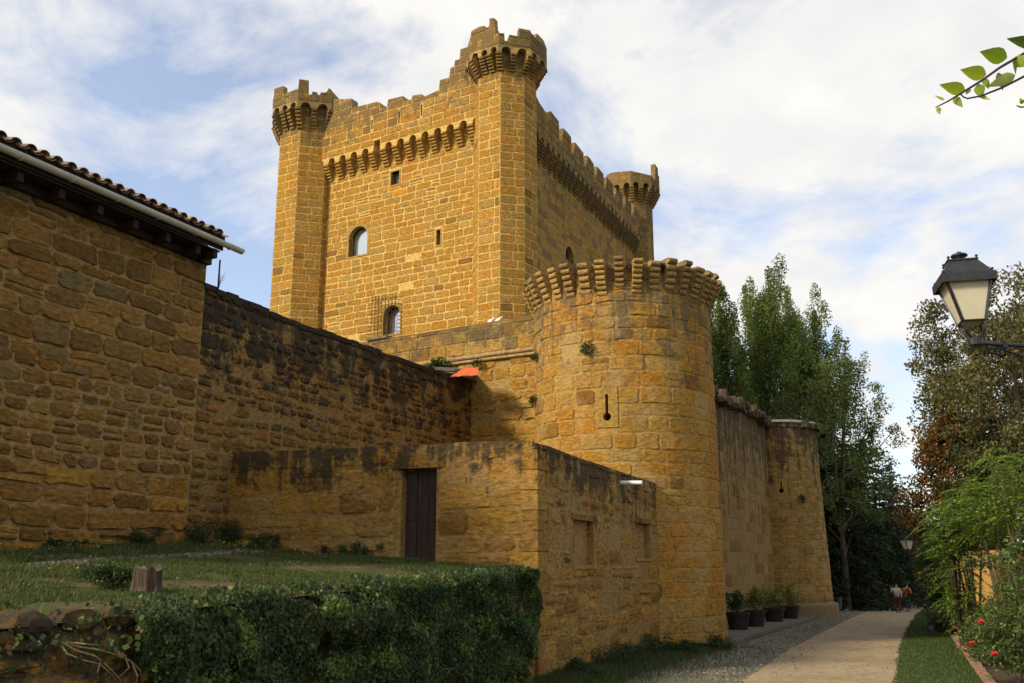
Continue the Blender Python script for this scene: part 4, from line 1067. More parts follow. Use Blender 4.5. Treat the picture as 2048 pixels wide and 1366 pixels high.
dr = rect_of(WA, 788, 874, 937, 1124); dr[2] = terrace_z(0, 8.19 + 0.5 * (dr[0] + dr[1])) - 0.06
mb = MB(); core_grid(mb, WA, -8.25, 0.0, 1.2, zt_a, [dr + [0.32]], 0.6)
mb.prism(WA, [(-8.25, zt_a), (0, zt_a)] + a_top[::-1], -0.55, 0.0)
an_f = mb.build('front_wall', M_an_mo, annex)
n1, n2 = rect_of(WS, 1147, 1187, 1041, 1130), rect_of(WS, 1272, 1299, 1047, 1116)
mb = MB(); core_grid(mb, WS, 0.0, 9.4, -0.3, zt_s, [n1 + [0.16], n2 + [0.16]], 0.6)
mb.prism(WS, [(0, zt_s), (9.4, zt_s)] + s_top[::-1], -0.55, 0.0)
an_s = mb.build('side_wall', M_as_mo, annex)
rf = MB(); P4 = [WS.S(0, zt_s - .1, -0.1), WS.S(9.4, zt_s - .1, -0.1), WS.S(9.4, zt_s - .1, -8.1), WS.S(0, zt_s - .1, -8.1)]; rf.add(P4, [(0, 1, 2, 3)]); rf.build('flat_roof', M_as_mo, annex)
tan_ = palette([OCHRE, BUFF, HB, BROWN], [3, 3, 3, 1.5], 0.11, rnga)
AS = lay(WA, -8.2, -0.0, 1.6, zt_a + 0.5, rnga, (0.34, 0.55), (0.5, 1.05), 0.07, 0.016, 0.06, 0.016, 0.05, 0.11, holes=[[dr[0] - .02, dr[1] + .02, dr[2] - 1, dr[3] + 0.26]], top=topfn(a_top), tint=tan_, mat=0, part=an_f, mids=True,
         miss=0.16, split=0.12, bulge=0.012)
AS += lay(WS, 0.0, 9.0, -0.1, zt_s + 1.0, rnga, (0.26, 0.5), (0.35, 0.8), 0.07, 0.018, 0.06, 0.018, 0.06, 0.11, holes=[[n1[0] - .12, n1[1] + .12, n1[2] - .1, n1[3] + .18], [n2[0] - .12, n2[1] + .12, n2[2] - .1, n2[3] + .18]],
          top=topfn(s_top), tint=tan_, mat=1, part=an_s, mids=True, miss=0.22, split=0.18, bulge=0.012)
place_stones(annex, AS, [M_an_st, M_as_st], 300)
lt = MB(); lt.wbox(WA, dr[0] - 0.22, dr[1] + 0.2, dr[3] + 0.004, dr[3] + 0.22, -0.31, 0.028, OCHRE); lt.build('lintel', M_an_st, an_f)
for W, h in ((WS, n1), (WS, n2)):                                 # blind niches, each with a thin dark slab painting a slit's shade
    l2 = MB(); l2.wbox(W, h[0] - .1, h[1] + .1, h[3] + .003, h[3] + 0.13, -0.15, 0.03, BROWN); l2.build('niche_lintel', M_as_st, an_s)
    l3 = MB(); l3.wbox(W, h[0] - .08, h[1] + .08, h[2] - .09, h[2] - .003, -0.15, 0.035, BUFF); l3.build('niche_sill', M_as_st, an_s)
    sl_ = MB(); c_ = h[0] + (h[1] - h[0]) * 0.28; sl_.wbox(W, c_ - .035, c_ + .035, h[2] + 0.25, h[2] + 0.68, -0.157, -0.148); sl_.build('slit_dark_panel', M_painted_dark, an_s)
for i, (z0_, z1_) in enumerate(zip(np.arange(0.0, 4.4, 0.42), np.arange(0.42, 4.8, 0.42))):   # quoins up the corner
    if z1_ > a_top[-1][1]: break
    qn = MB(); a_l, b_l = (0.62, 0.34) if i % 2 else (0.36, 0.6)
    fr_ = 0.026; z0q, z1q = z0_ + .015, z1_ - .012
    V = []
    for z in (z0q, z1q):
        for (s, W, o) in ((-a_l, WA, -.1), (-a_l, WA, fr_), (0 + fr_ * .99, WA, fr_), (b_l, WS, fr_ * 1.0), (b_l, WS, -.1)): V.append(W.S(s, z, o))
    qn.add(V, [(0, 1, 2, 3, 4)[::-1], (5, 6, 7, 8, 9)] + [(k, (k + 1) % 5, 5 + (k + 1) % 5, 5 + k) for k in range(5)], tan_(None, 0, 0)); qn.build('quoin', M_as_st if z0_ < 2.0 else M_an_st, annex)
M_door = plain('door_planks', (0.040, 0.021, 0.014), 0.7, var=0.5, scale=4, bump=0.5, stretch=(8, 8, 0.35), spec=0.25)
dw = dr[1] - dr[0] - 0.16; door = MB(); da = dr[0] + 0.13
door.wbox(WA, da, dr[1] - 0.03, dr[2] + 0.03, dr[3] - 0.03, -0.30, -0.27); do = door.build('door', M_door, annex)
npk = 3
for i in range(npk):
    pk = MB(); a = da + (dr[1] - .03 - da) * i / npk; b = da + (dr[1] - .03 - da) * (i + 1) / npk
    pk.wbox(WA, a + .008, b - .008, dr[2] + .03, dr[3] - .03, -0.268, -0.235 - 0.008 * (i % 2)); pk.build('plank', M_door, do)
hd_ = MB(); hd_.lathe(WA.S(da + 0.12, dr[2] + 0.95, -0.22), [(0.0, -.03), (0.03, -.02), (0.035, 0), (0.03, .02), (0.0, .03)], 8); hd_.build('door_knob', M_rust_iron, do)
fj = MB(); fj.wbox(WA, dr[0] + 0.002, da - .004, dr[2] + .02, dr[3] - .003, -0.31, -0.03); fj.wbox(WA, da - .003, dr[1] - .003, dr[3] - .028, dr[3] - .003, -0.31, -0.2); fj.build('door_frame', M_an_mo, annex)
M_pipe = plain('white_pipe', (0.72, 0.72, 0.70), 0.4, var=0.08)
pp0 = WS.uv(1240, 965); pz = pp0[1]
pi_ = MB(); n = 12; V = []; F = []
for k_, (o, r_) in enumerate(((-.1, .052), (.60, .052), (.60, .042), (.1, .042))):
    for j in range(n):
        a = 2 * math.pi * j / n; q_ = WS.S(pp0[0] + r_ * math.cos(a), pz + r_ * math.sin(a) - 0.04 * max(0, o), o); V.append(q_)
for i in range(3):
    for j in range(n): F.append((i * n + j, i * n + (j + 1) % n, (i + 1) * n + (j + 1) % n, (i + 1) * n + j))
pi_.add(V, F); pi_.build('drain_pipe', M_pipe, annex, smooth=False)

# ================================================================== terrace and its retaining wall
V, F = [], []; sT = np.linspace(-19, 0.35, 70); qT = np.linspace(-0.3, 8.19, 40)
def ter_bump(x, y): return 0.05 * mnoise.noise((x * 0.8, y * 0.8, 0)) + 0.02 * mnoise.noise((x * 2.7, y * 2.7, 4))
def ter_pt(s, q):
    p = WL.P + dL * s + nL * q; e = 1.0 if q < 7.6 else max(0.0, (8.19 - q) / 0.59)
    return (p[0], p[1], terrace_z(s, q) + ter_bump(p[0], p[1]) * e)
for s in sT:
    for q in qT: V.append(ter_pt(s, q))
nq = len(qT)
for i in range(len(sT) - 1):
    for j in range(nq - 1): a = i * nq + j; F.append((a, a + 1, a + nq + 1, a + nq)[::-1])
ter = obj('terrace_ground', V, F, M_terrace, smooth=True); tag(ter, kind='structure')
rngv = random.Random(81)
WT = Wall(CORN, AZ_L, -0.06)
retain = thing('retaining_wall', 'ivy covered retaining wall holding up the grass terrace', 'wall', (*(CORN - dL * 6), 0.3))
ret = [(s, terrace_z(s, 8.19) - 0.03) for s in np.arange(-19, 0.1, 1.0)]
M_re_st = masonry('retaining_stone', None, (2.3, 0, 0), 1.6, 0.85, 0.3, 0.5, 0.95, black=0.10, dirt_col=(0.03, 0.026, 0.018))  # black raises the dark mask to paint the wall's shadow into the stone
M_re_mo = masonry('retaining_mortar', (0.25, 0.17, 0.075), (2.3, 0, 0), 1.6, 0.9, 0.3, 0.5, 0.95, black=0.12, dirt_col=(0.03, 0.026, 0.018))  # mortar blackened likewise, painted shadow on top of the lichen
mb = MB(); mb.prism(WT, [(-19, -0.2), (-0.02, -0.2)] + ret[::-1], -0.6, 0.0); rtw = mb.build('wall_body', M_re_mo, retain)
tre = palette([OCHRE, BROWN, BUFF, GREY], [3, 3, 2, 1], 0.2, rngv)
VS = lay(WT, -15.5, -0.03, -0.1, 2.2, rngv, (0.25, 0.42), (0.3, 0.7), 0.06, 0.05, 0.06, 0.02, 0.06, 0.11, top=lambda s: terrace_z(s, 8.19) - 0.06, tint=tre, part=rtw, mids=True, split=0.15, miss=0.05, bulge=0.03, see=lambda u, v: u > 990 or u < 270)
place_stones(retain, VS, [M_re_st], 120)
for s in np.arange(-15.2, -10.4, 0.56):                            # boulders along the edge
    L_ = rngv.uniform(.2, .30); z = terrace_z(s, 8.19); bo = MB()
    pl_ = []
    for k in range(8):
        a = 2 * math.pi * k / 8; pl_.append((s + L_ * math.cos(a) * rngv.uniform(.8, 1.1), z + 0.0 + 0.13 * math.sin(a) * rngv.uniform(.8, 1.15)))
    Vq, Fq = stone_geo(lambda a, b, o: WT.S(a, b, o), pl_, 0.10 + rngv.uniform(-.03, .05), 0.09, rngv, 0.02, 0.03)
    Vb = [WT.S(a, b, -0.35) for a, b in pl_]; nb_ = len(Vq)
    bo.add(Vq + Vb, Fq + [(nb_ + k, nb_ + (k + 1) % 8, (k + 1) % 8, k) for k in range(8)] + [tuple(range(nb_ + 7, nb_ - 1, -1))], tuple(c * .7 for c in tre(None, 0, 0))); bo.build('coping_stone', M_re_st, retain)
# ================================================================== foliage tools
rs = np.random.RandomState(7)
def leaf_quads(P, size, tint, aspect=0.55, flat=0.0, dirs=None, bend=True):
    """one folded leaf (two triangles pairs -> a kite of 4 corners) at each point of P; size scalar or array"""
    n = len(P); size = np.broadcast_to(np.asarray(size, float), (n,)) * rs.uniform(0.7, 1.25, n)
    a = rs.normal(size=(n, 3)) if dirs is None else dirs + rs.normal(size=(n, 3)) * 0.35
    a /= np.linalg.norm(a, axis=1, keepdims=True) + 1e-9
    r = rs.normal(size=(n, 3)); r[:, 2] *= (1 - flat)
    b = np.cross(a, r if flat == 0 else np.cross(a, np.array([0, 0, 1.0])) * -1 + r * (1 - flat) * 0.6)
    if flat > 0:
        up = np.tile(np.array([0, 0, 1.0]), (n, 1)) + rs.normal(size=(n, 3)) * (1 - flat) * 0.8; b = np.cross(a, up)
    b /= np.linalg.norm(b, axis=1, keepdims=True) + 1e-9
    s = size[:, None]
    V = np.stack([P - a * s * 0.5, P + b * s * aspect * 0.5, P + a * s * 0.5, P - b * s * aspect * 0.5], 1).reshape(-1, 3)
    F = np.arange(4 * n).reshape(n, 4)
    T = np.repeat(tint, 4, axis=0)
    return V, F, T
def tints(n, cols, w, var=0.2, clump=None):
    c = np.array(cols)[rs.choice(len(cols), n, p=np.array(w) / sum(w))]
    k = 1 + rs.uniform(-var, var, (n, 1))
    if clump is not None: k = k * clump[:, None]
    return np.clip(c * k, 0.004, 1)
def leaf_object(name, V, F, T, parent=None, mat=None):
    base = wloc(parent) if parent is not None else np.zeros(3)
    o = bpy.data.objects.new(name, fast_mesh(name, V - base, F, mat or M_leaf, T)); return link(o, parent)
def clump_points(centres, per, spread, aniso=(1, 1, 1)):
    k = len(centres); idx = np.repeat(np.arange(k), per)
    g = rs.normal(size=(len(idx), 3)); g /= np.linalg.norm(g, axis=1, keepdims=True); g *= (rs.uniform(0, 1, (len(idx), 1)) ** 0.45)
    sp = np.broadcast_to(np.asarray(spread, float), (k,))[idx][:, None]
    return centres[idx] + g * sp * np.array(aniso), idx
GREEN, DGREEN, YGREEN, OLIVE = (0.055, 0.085, 0.018), (0.025, 0.045, 0.012), (0.12, 0.15, 0.03), (0.085, 0.09, 0.028)

def poplar(base, H, W, label, lean=(0, 0), n_limb=26, per=165, cols=((0.118, 0.165, 0.036), (0.17, 0.215, 0.052), (0.075, 0.112, 0.028)), leaf=0.17, low=0.10, group='poplars behind the castle'):
    t = thing('poplar_tree', label, 'tree', tuple(base), group)
    base = np.array(base); top = base + np.array([lean[0], lean[1], H * 0.97])
    tr = MB(); k = 9
    pts = [base + (top - base) * (i / (k - 1)) + np.array([rs.uniform(-.12, .12), rs.uniform(-.12, .12), 0]) * (i > 0) for i in range(k)]
    tr.tube(pts, [0.30 * (1 - 0.93 * i / (k - 1)) * (H / 22) + 0.02 for i in range(k)], 7); tr.build('trunk', M_bark, t)
    lm = MB(); C = []; S = []
    for i in range(n_limb):
        f = low + (0.82 - low) * (i + rs.uniform(0, 1)) / n_limb
        p0 = base + (top - base) * f; az = rs.uniform(0, 2 * math.pi)
        L_ = H * (0.34 - 0.20 * f) * rs.uniform(0.75, 1.2); out = W * 0.5 * (1.15 - 0.75 * f) * rs.uniform(0.55, 1.15)
        p1 = p0 + np.array([math.cos(az) * out * .7, math.sin(az) * out * .7, L_ * 0.45]); p2 = p0 + np.array([math.cos(az) * out, math.sin(az) * out, L_])
        lm.tube([p0, p1, p2], [0.07, 0.045, 0.015], 5, cap=False)
        m = 7
        for j in range(m):
            q = (j + 1) / m; c = p0 * (1 - q) ** 2 + 2 * p1 * q * (1 - q) + p2 * q * q
            C.append(c + rs.normal(size=3) * 0.18); S.append(W * 0.13 * (1.15 - 0.6 * q))
    for j in range(8):
        C.append(base + (top - base) * (0.72 + 0.28 * j / 7)); S.append(W * 0.10 * (1.25 - j / 9))
    lm.build('limbs', M_bark, t)
    C = np.array(C); P, idx = clump_points(C, per, S, (1, 1, 1.9))
    cl = rs.uniform(0.7, 1.3, len(C))
    V, F, T = leaf_quads(P, leaf, tints(len(P), cols, (4, 2, 2), 0.25, cl[idx]), 0.75)
    leaf_object('crown', V, F, T, t)
    return t
def round_tree(name, base, H, R_, label, cols, w, n_cl=90, per=160, leaf=0.16, spread=0.9, zlow=0.25, cat='tree', group=None, trunk=0.18, squash=1.0, hollow=0.35, flat=0.0, mat=None, limbs=10, shape=None):
    t = thing(name, label, cat, tuple(base), group); base = np.array(base)
    tr = MB(); zc = H * (zlow + 1) / 2; hz = H * (1 - zlow) / 2
    top = base + np.array([rs.uniform(-.3, .3), rs.uniform(-.3, .3), H * 0.8])
    if trunk > 0:
        tr.tube([base + (top - base) * f + np.array([rs.uniform(-.1, .1), rs.uniform(-.1, .1), 0]) * (f > 0) for f in (0, .25, .5, .75, 1)], [trunk, trunk * .85, trunk * .6, trunk * .35, trunk * .12], 7); tr.build('trunk', M_bark, t)
    C = []
    while len(C) < n_cl:
        g = rs.normal(size=3); g /= np.linalg.norm(g); r = rs.uniform(hollow, 1) ** 0.6
        c = g * r
        k = shape(c[2]) if shape else 1.0
        C.append(base + np.array([c[0] * R_ * k, c[1] * R_ * k * squash, zc + c[2] * hz]))
    C = np.array(C)
    if limbs and trunk > 0:
        lm = MB()
        for c in C[:limbs * 3:3]:
            f = rs.uniform(0.25, 0.7); p0 = base + (top - base) * f; m_ = (p0 + c) / 2 + np.array([0, 0, -0.1 * H * 0.3])
            lm.tube([p0, m_, c], [trunk * .35, trunk * .22, trunk * .07], 5, cap=False)
        lm.build('limbs', M_bark, t)
    P, idx = clump_points(C, per, spread * rs.uniform(0.6, 1.25, len(C)), (1, 1, 0.75))
    cl = rs.uniform(0.62, 1.35, len(C))
    V, F, T = leaf_quads(P, leaf, tints(len(P), cols, w, 0.25, cl[idx]), 0.6, flat)
    leaf_object('crown', V, F, T, t, mat)
    return t
def conifer(base, H, R_, label, col, n_tier=26, leaf=0.22, low=0.06, dens=26, group=None, name='cedar_tree', droop=0.18):
    t = thing(name, label, 'tree', tuple(base), group); base = np.array(base)
    tr = MB(); tr.tube([base, base + [0, 0, H * .5], base + [0, 0, H]], [0.02 * H, 0.012 * H, 0.01], 7); tr.build('trunk', M_bark, t)
    br = MB(); P = []; D = []; cl = []
    for i in range(n_tier):
        f = low + (0.97 - low) * i / n_tier; nb = max(4, int(9 * (1 - f) + 3))
        for k in range(nb):
            az = 2 * math.pi * (k + rs.uniform(0, .8)) / nb; L_ = R_ * (1 - f) ** 0.75 * rs.uniform(0.65, 1.15) + 0.12
            p0 = base + np.array([0, 0, H * f + rs.uniform(-.15, .15)]); dr_ = np.array([math.cos(az), math.sin(az), 0])
            tip = p0 + dr_ * L_ + np.array([0, 0, -droop * L_ + 0.1 * L_ * f])
            br.tube([p0, (p0 + tip) / 2 + [0, 0, 0.06 * L_], tip], [0.035 * L_ / R_ + .02, 0.02, 0.006], 4, cap=False)
            m = int(dens * (0.3 + L_ / R_)) * 3
            q = rs.uniform(0.12, 1.0, m); side = np.array([-dr_[1], dr_[0], 0]); wd = 0.30 * L_ * (1.1 - q)
            off = rs.uniform(-1, 1, m)
            pp = p0 + np.outer(q, tip - p0) + np.outer(off * wd, side) + np.stack([np.zeros(m), np.zeros(m), rs.uniform(-.16, .08, m) * L_ * 0.5], 1)
            P.append(pp); D.append(np.tile(dr_ * 0.7, (m, 1)) + np.outer(np.sign(off) * 0.7, side) + np.array([0, 0, -0.25])); cl.append(np.full(m, rs.uniform(0.65, 1.3)))
    br.build('limbs', M_bark, t)
    P = np.vstack(P); D = np.vstack(D); cl = np.concatenate(cl)
    V, F, T = leaf_quads(P, leaf, tints(len(P), [col, tuple(c * 1.4 for c in col), tuple(c * .6 for c in col)], (3, 1, 1), 0.2, cl), 0.35, 0.4, dirs=D)
    leaf_object('crown', V, F, T, t)
    return t

# ------------------------------------------------------------------ trees behind the castle
def base_at(u, Y):
    x = (u - 1024.0) / math.hypot(FPX, 447) * Y; return (x, Y, gz(x, Y) - 0.05)
def height_to(u, v, Y, b): return at(u, v, Y)[2] - b[2]
for (u, v, Y, W_, lean, lab) in (
        (1466, 552, 72, 4.2, (0, 0), 'slim dark poplar nearest the corbelled round tower'),
        (1424, 610, 80, 5.0, (0, 0), 'poplar half hidden behind the corbelled round tower'),
        (1524, 562, 78, 4.6, (-.8, 0), 'poplar with forked tip between two taller poplars'),
        (1572, 528, 74, 6.2, (.6, 0), 'tallest broad poplar standing above the curtain wall'),
        (1612, 566, 79, 5.6, (.5, 0), 'poplar close beside the tallest one'),
        (1662, 615, 76, 5.0, (1.0, 0), 'open spired poplar behind the far round tower')):
    b = base_at(u - lean[0] * 22, Y); poplar(b, height_to(u, v, Y, b), W_ * 1.28, lab, lean, n_limb=38 if W_ > 5 else 30)
b = base_at(1672, 70)
t_ = poplar(b, height_to(1700, 672, 70, b), 7.0, 'loose poplar leaning outwards over the far tower', (2.0, 0), n_limb=22, per=90)
b = base_at(1690, 68)
round_tree('poplar_tree', b, height_to(1730, 715, 68, b), 4.9, 'ragged wide spreading tree with loose crown against the white sky', [(0.115, 0.15, 0.042), (0.08, 0.11, 0.03), (0.17, 0.2, 0.06)], (3, 2, 1), 110, 150, 0.19, 0.95, 0.26, trunk=0.25, limbs=18)
# dark wood beyond the far tower
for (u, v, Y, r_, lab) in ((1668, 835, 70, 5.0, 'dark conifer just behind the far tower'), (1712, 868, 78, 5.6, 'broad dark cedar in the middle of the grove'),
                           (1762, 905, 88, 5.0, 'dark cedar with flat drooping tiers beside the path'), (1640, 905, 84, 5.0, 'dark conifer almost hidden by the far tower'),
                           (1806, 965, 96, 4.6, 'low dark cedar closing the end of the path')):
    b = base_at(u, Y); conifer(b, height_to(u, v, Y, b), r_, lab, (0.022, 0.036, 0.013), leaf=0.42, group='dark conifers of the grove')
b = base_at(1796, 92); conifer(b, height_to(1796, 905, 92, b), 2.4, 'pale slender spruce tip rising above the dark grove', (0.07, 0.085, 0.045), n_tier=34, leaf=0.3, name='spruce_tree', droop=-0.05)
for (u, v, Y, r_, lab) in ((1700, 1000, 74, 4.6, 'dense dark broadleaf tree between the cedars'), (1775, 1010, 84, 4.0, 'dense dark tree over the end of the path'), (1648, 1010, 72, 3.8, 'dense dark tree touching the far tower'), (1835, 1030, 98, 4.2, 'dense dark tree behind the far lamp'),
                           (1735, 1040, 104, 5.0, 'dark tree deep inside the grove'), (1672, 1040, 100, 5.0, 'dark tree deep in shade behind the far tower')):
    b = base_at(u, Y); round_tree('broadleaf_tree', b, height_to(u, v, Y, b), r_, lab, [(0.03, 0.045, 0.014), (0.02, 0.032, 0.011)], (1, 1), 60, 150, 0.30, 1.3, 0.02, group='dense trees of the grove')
for (u, v, lab) in ((1702, 1200, 'clipped dark bush on the lawn near the bin'), (1748, 1200, 'clipped dark bush on the lawn under the cedars')):
    p = ground(u, v); round_tree('clipped_bush', p, 1.45, 0.75, lab, [(0.02, 0.035, 0.012)], (1,), 40, 120, 0.09, 0.32, 0.0, cat='bush', trunk=0.04, limbs=0, shape=lambda c: 1.0 - 0.45 * max(0, c))

# ------------------------------------------------------------------ right-hand trees
b = base_at(2022, 40)
round_tree('birch_tree', b, height_to(2022, 545, 40, b), 3.2, 'tall grey green tree with open crown behind the near lantern', [(0.12, 0.115, 0.042), (0.085, 0.085, 0.034), (0.18, 0.135, 0.05)], (3, 2, 1.4), 150, 200, 0.15, 0.8, 0.30, trunk=0.20, limbs=22)
b = base_at(2085, 36)
round_tree('birch_tree', b, height_to(2060, 520, 36, b), 3.0, 'grey green tree cut by the picture edge beside the lantern bracket', [(0.12, 0.115, 0.042), (0.085, 0.085, 0.034), (0.18, 0.135, 0.05)], (3, 2, 1.4), 130, 200, 0.15, 0.75, 0.25, trunk=0.18, limbs=18)
b = base_at(1934, 38.5)
round_tree('copper_conifer', b, height_to(1934, 795, 38.5, b), 2.0, 'rust brown conifer turning colour beside the path', [(0.20, 0.085, 0.022), (0.12, 0.075, 0.025), (0.07, 0.07, 0.022), (0.28, 0.12, 0.03)], (3, 2, 3, 1), 170, 200, 0.15, 0.6, 0.02, trunk=0.14, shape=lambda c: 1.05 - 0.5 * max(-0.1, c) - 0.45 * max(0.0, -c - 0.35), limbs=6)
b = base_at(2010, 37)
round_tree('dark_yew', b, height_to(1985, 850, 38, b), 2.4, 'dark green bush under the tall grey green tree', [(0.075, 0.10, 0.028), (0.05, 0.07, 0.02)], (1, 1), 110, 180, 0.13, 0.6, 0.0, trunk=0.10, limbs=4)
def feather(base, H, R_, label, n_frond=120, zmin=0.05, col=((0.14, 0.22, 0.04), (0.10, 0.165, 0.032), (0.2, 0.26, 0.07)), name='locust_tree', group=None, lf=0.085, squash=1.0):
    """shrub of long pinnate fronds, leaflets in two rows"""
    t = thing(name, label, 'tree', tuple(base), group); base = np.array(base); P, D, cl = [], [], []; st = MB()
    for i in range(6):
        a = rs.uniform(0, 2 * math.pi); st.tube([base, base + [math.cos(a) * R_ * .25, math.sin(a) * R_ * .25, H * .5], base + [math.cos(a) * R_ * .5, math.sin(a) * R_ * .5 * squash, H * .9]], [0.05, 0.03, 0.01], 5)
    st.build('stems', M_bark, t)
    for i in range(n_frond):
        g = rs.normal(size=3); g /= np.linalg.norm(g); g *= rs.uniform(.3, 1) ** .5
        c = base + np.array([g[0] * R_, g[1] * R_ * squash, H * (zmin + 1) / 2 + g[2] * H * (1 - zmin) / 2]); a = rs.uniform(0, 2 * math.pi); L_ = rs.uniform(.35, .8)
        d_ = np.array([math.cos(a), math.sin(a), rs.uniform(-.45, .35)]); side = np.array([-d_[1], d_[0], 0]); m = 26
        q = np.linspace(0, 1, m); crv = np.outer(q * q, [0, 0, -0.35 * L_]); k = rs.uniform(.65, 1.3)
        for sg_ in (-1, 1):
            P.append(c + np.outer(q, d_ * L_) + crv + side * sg_ * 0.05); D.append(np.tile(side * sg_ + d_ * .3, (m, 1))); cl.append(np.full(m, k))
    P = np.vstack(P); D = np.vstack(D); cl = np.concatenate(cl)
    V, F, T = leaf_quads(P, lf, tints(len(P), col, (3, 2, 1), .2, cl), 0.5, 0.7, dirs=D)
    leaf_object('crown', V, F, T, t); return t
def gbase(u, Y): return base_at(u, Y)
b = gbase(1908, 27.5); feather(b, height_to(1908, 1000, 27.5, b), 0.5, 'bright feathery locust bush overhanging the path edge', 190, 0.12)
b = gbase(1940, 27.5); feather(b, height_to(1945, 985, 27.5, b), 1.15, 'feathery locust arching over the end of the ochre wall', 230, 0.60)
b = gbase(2000, 25); feather(b, height_to(2000, 945, 25, b), 1.25, 'feathery yellow green locust rising over the ochre wall', 230, 0.62, ((0.17, 0.25, 0.045), (0.12, 0.19, 0.04), (0.24, 0.29, 0.07)))
b = gbase(2060, 23); feather(b, height_to(2060, 880, 23, b), 1.2, 'yellow green locust at the picture edge above the ochre wall', 220, 0.58, ((0.19, 0.27, 0.045), (0.13, 0.2, 0.04), (0.26, 0.31, 0.07)))
b = gbase(1888, 34)
round_tree('hedge_bush', b, height_to(1888, 1060, 34, b), 0.95, 'upright green hedge bush between path and ochre wall', [(0.08, 0.12, 0.03), (0.055, 0.08, 0.024)], (1, 1), 80, 160, 0.095, 0.34, 0.0, cat='bush', trunk=0.05, limbs=0)
b = gbase(1880, 41)
round_tree('hedge_bush', b, height_to(1872, 1085, 41, b), 0.9, 'dark hedge bush beside the far lamp post', [(0.035, 0.055, 0.016), (0.025, 0.04, 0.013)], (1, 1), 55, 130, 0.09, 0.36, 0.0, cat='bush', trunk=0.05, limbs=0)
# ------------------------------------------------------------------ ochre garden wall, roses, verge
M_render = plain('ochre_render', (0.46, 0.27, 0.085), 0.9, var=0.10, scale=1.3, bump=0.05, spec=0.1)
gwA, gwB = np.array(base_at(1903, 34.0)), np.array(base_at(2140, 24.5))
dg = (gwB - gwA)[:2]; az_g = math.degrees(math.atan2(dg[1], dg[0])); WGW = Wall(gwA[:2], az_g); Lg = float(np.linalg.norm(dg))
zg_t = at(1930, 1108, 32)[2]
gwall = thing('garden_wall', 'ochre rendered garden wall behind the red roses', 'wall', tuple(gwA))
mb = MB(); mb.wbox(WGW, 0, Lg, -0.5, zg_t, -0.25, 0.0); mb.build('wall_body', M_render, gwall)
mb = MB(); mb.wbox(WGW, -0.06, Lg, zg_t + .003, zg_t + 0.09, -0.3, 0.06); mb.build('coping', M_render, gwall)
for s in (0.55, 4.4):
    mb = MB(); mb.wbox(WGW, s, s + 0.42, -0.5, zg_t - .003, 0.003, 0.09); mb.build('pilaster', M_render, gwall)
# turf verge between path and rose bed
VL = PR[:-2]
EL = [ground(u, v) for u, v in [(1972, 1366), (1940, 1322), (1912, 1284), (1890, 1256), (1873, 1235), (1862, 1222)]]
EL = [back(EL[0], EL[1], 11)] + EL
sheet('verge_lawn', VL, EL, M_verge, 0.018, 50, 8)
soil_ = sheet('bed_soil', EL, [e_ + np.array([2.6, -.6, 0]) for e_ in EL], wvar('bed_soil', [(0.05, 0.035, 0.02), (0.07, 0.05, 0.028), (0.04, 0.045, 0.015)], (0.6, 3.0)), 0.012, 30, 3)
bedp = thing('bed_edging', 'row of rough terracotta stones edging the rose bed', 'edging', tuple(EL[1]))
M_edge = plain('edging_stone', None, 0.9, var=0.35, scale=9, bump=0.6, use_tint=True)
epl = np.array(EL[::-1]); dd = np.r_[0, np.cumsum(np.linalg.norm(np.diff(epl[:, :2], axis=0), axis=1))]
for t0 in np.arange(0.3, dd[-1] - 6, 0.32):
    x, y = np.interp(t0, dd, epl[:, 0]), np.interp(t0, dd, epl[:, 1]); x2, y2 = np.interp(t0 + .1, dd, epl[:, 0]), np.interp(t0 + .1, dd, epl[:, 1])
    W = Wall((x, y), math.degrees(math.atan2(y2 - y, x2 - x))); z = gz(x, y); e = MB()
    pl_ = [(-.13, z - .05), (.13, z - .05), (.14, z + .05), (.09, z + rs.uniform(.08, .14)), (-.09, z + rs.uniform(.08, .14)), (-.14, z + .05)]
    Vq, Fq = stone_geo(lambda a, b, o: W.S(a, b, o), pl_, 0.06, 0.05, rngv, 0.01, 0.01); nb_ = len(Vq)
    Vb = [W.S(a, b, -.12) for a, b in pl_]
    e.add(Vq + Vb, Fq + [(nb_ + k, nb_ + (k + 1) % 6, (k + 1) % 6, k) for k in range(6)] + [tuple(range(nb_ + 5, nb_ - 1, -1))], (rs.uniform(.15, .24), rs.uniform(.095, .13), rs.uniform(.05, .08)))
    e.build('edging_stone', M_edge, bedp)
M_petal = plain('rose_petal', (0.42, 0.008, 0.012), 0.5, var=0.3, scale=30, bump=0)
def rose_mesh():
    mb = MB(); rr = random.Random(3)
    for ring, (n, r_, tl) in enumerate(((5, .2, 1.3), (6, .55, .9), (7, 1.0, .45))):
        for k in range(n):
            a = 2 * math.pi * (k + .5 * ring) / n; c, s = math.cos(a), math.sin(a); w = 0.55
            p = lambda u, v, q: (c * u - s * v, s * u + c * v, q)
            o1, z1 = r_ * math.cos(tl) + .12, 0.25 + r_ * math.sin(tl) * .6
            mb.add([p(.05, -.1, -.2), p(.05, .1, -.2), p(o1, w * .7, z1 * .7), p(o1 * 1.12, 0, z1), p(o1, -w * .7, z1 * .7)], [(0, 1, 2, 3, 4)])
    return mesh_data('rose_bloom', [np.array(v) * 0.07 for v in mb.v], mb.f, M_petal)
ME_rose = rose_mesh()
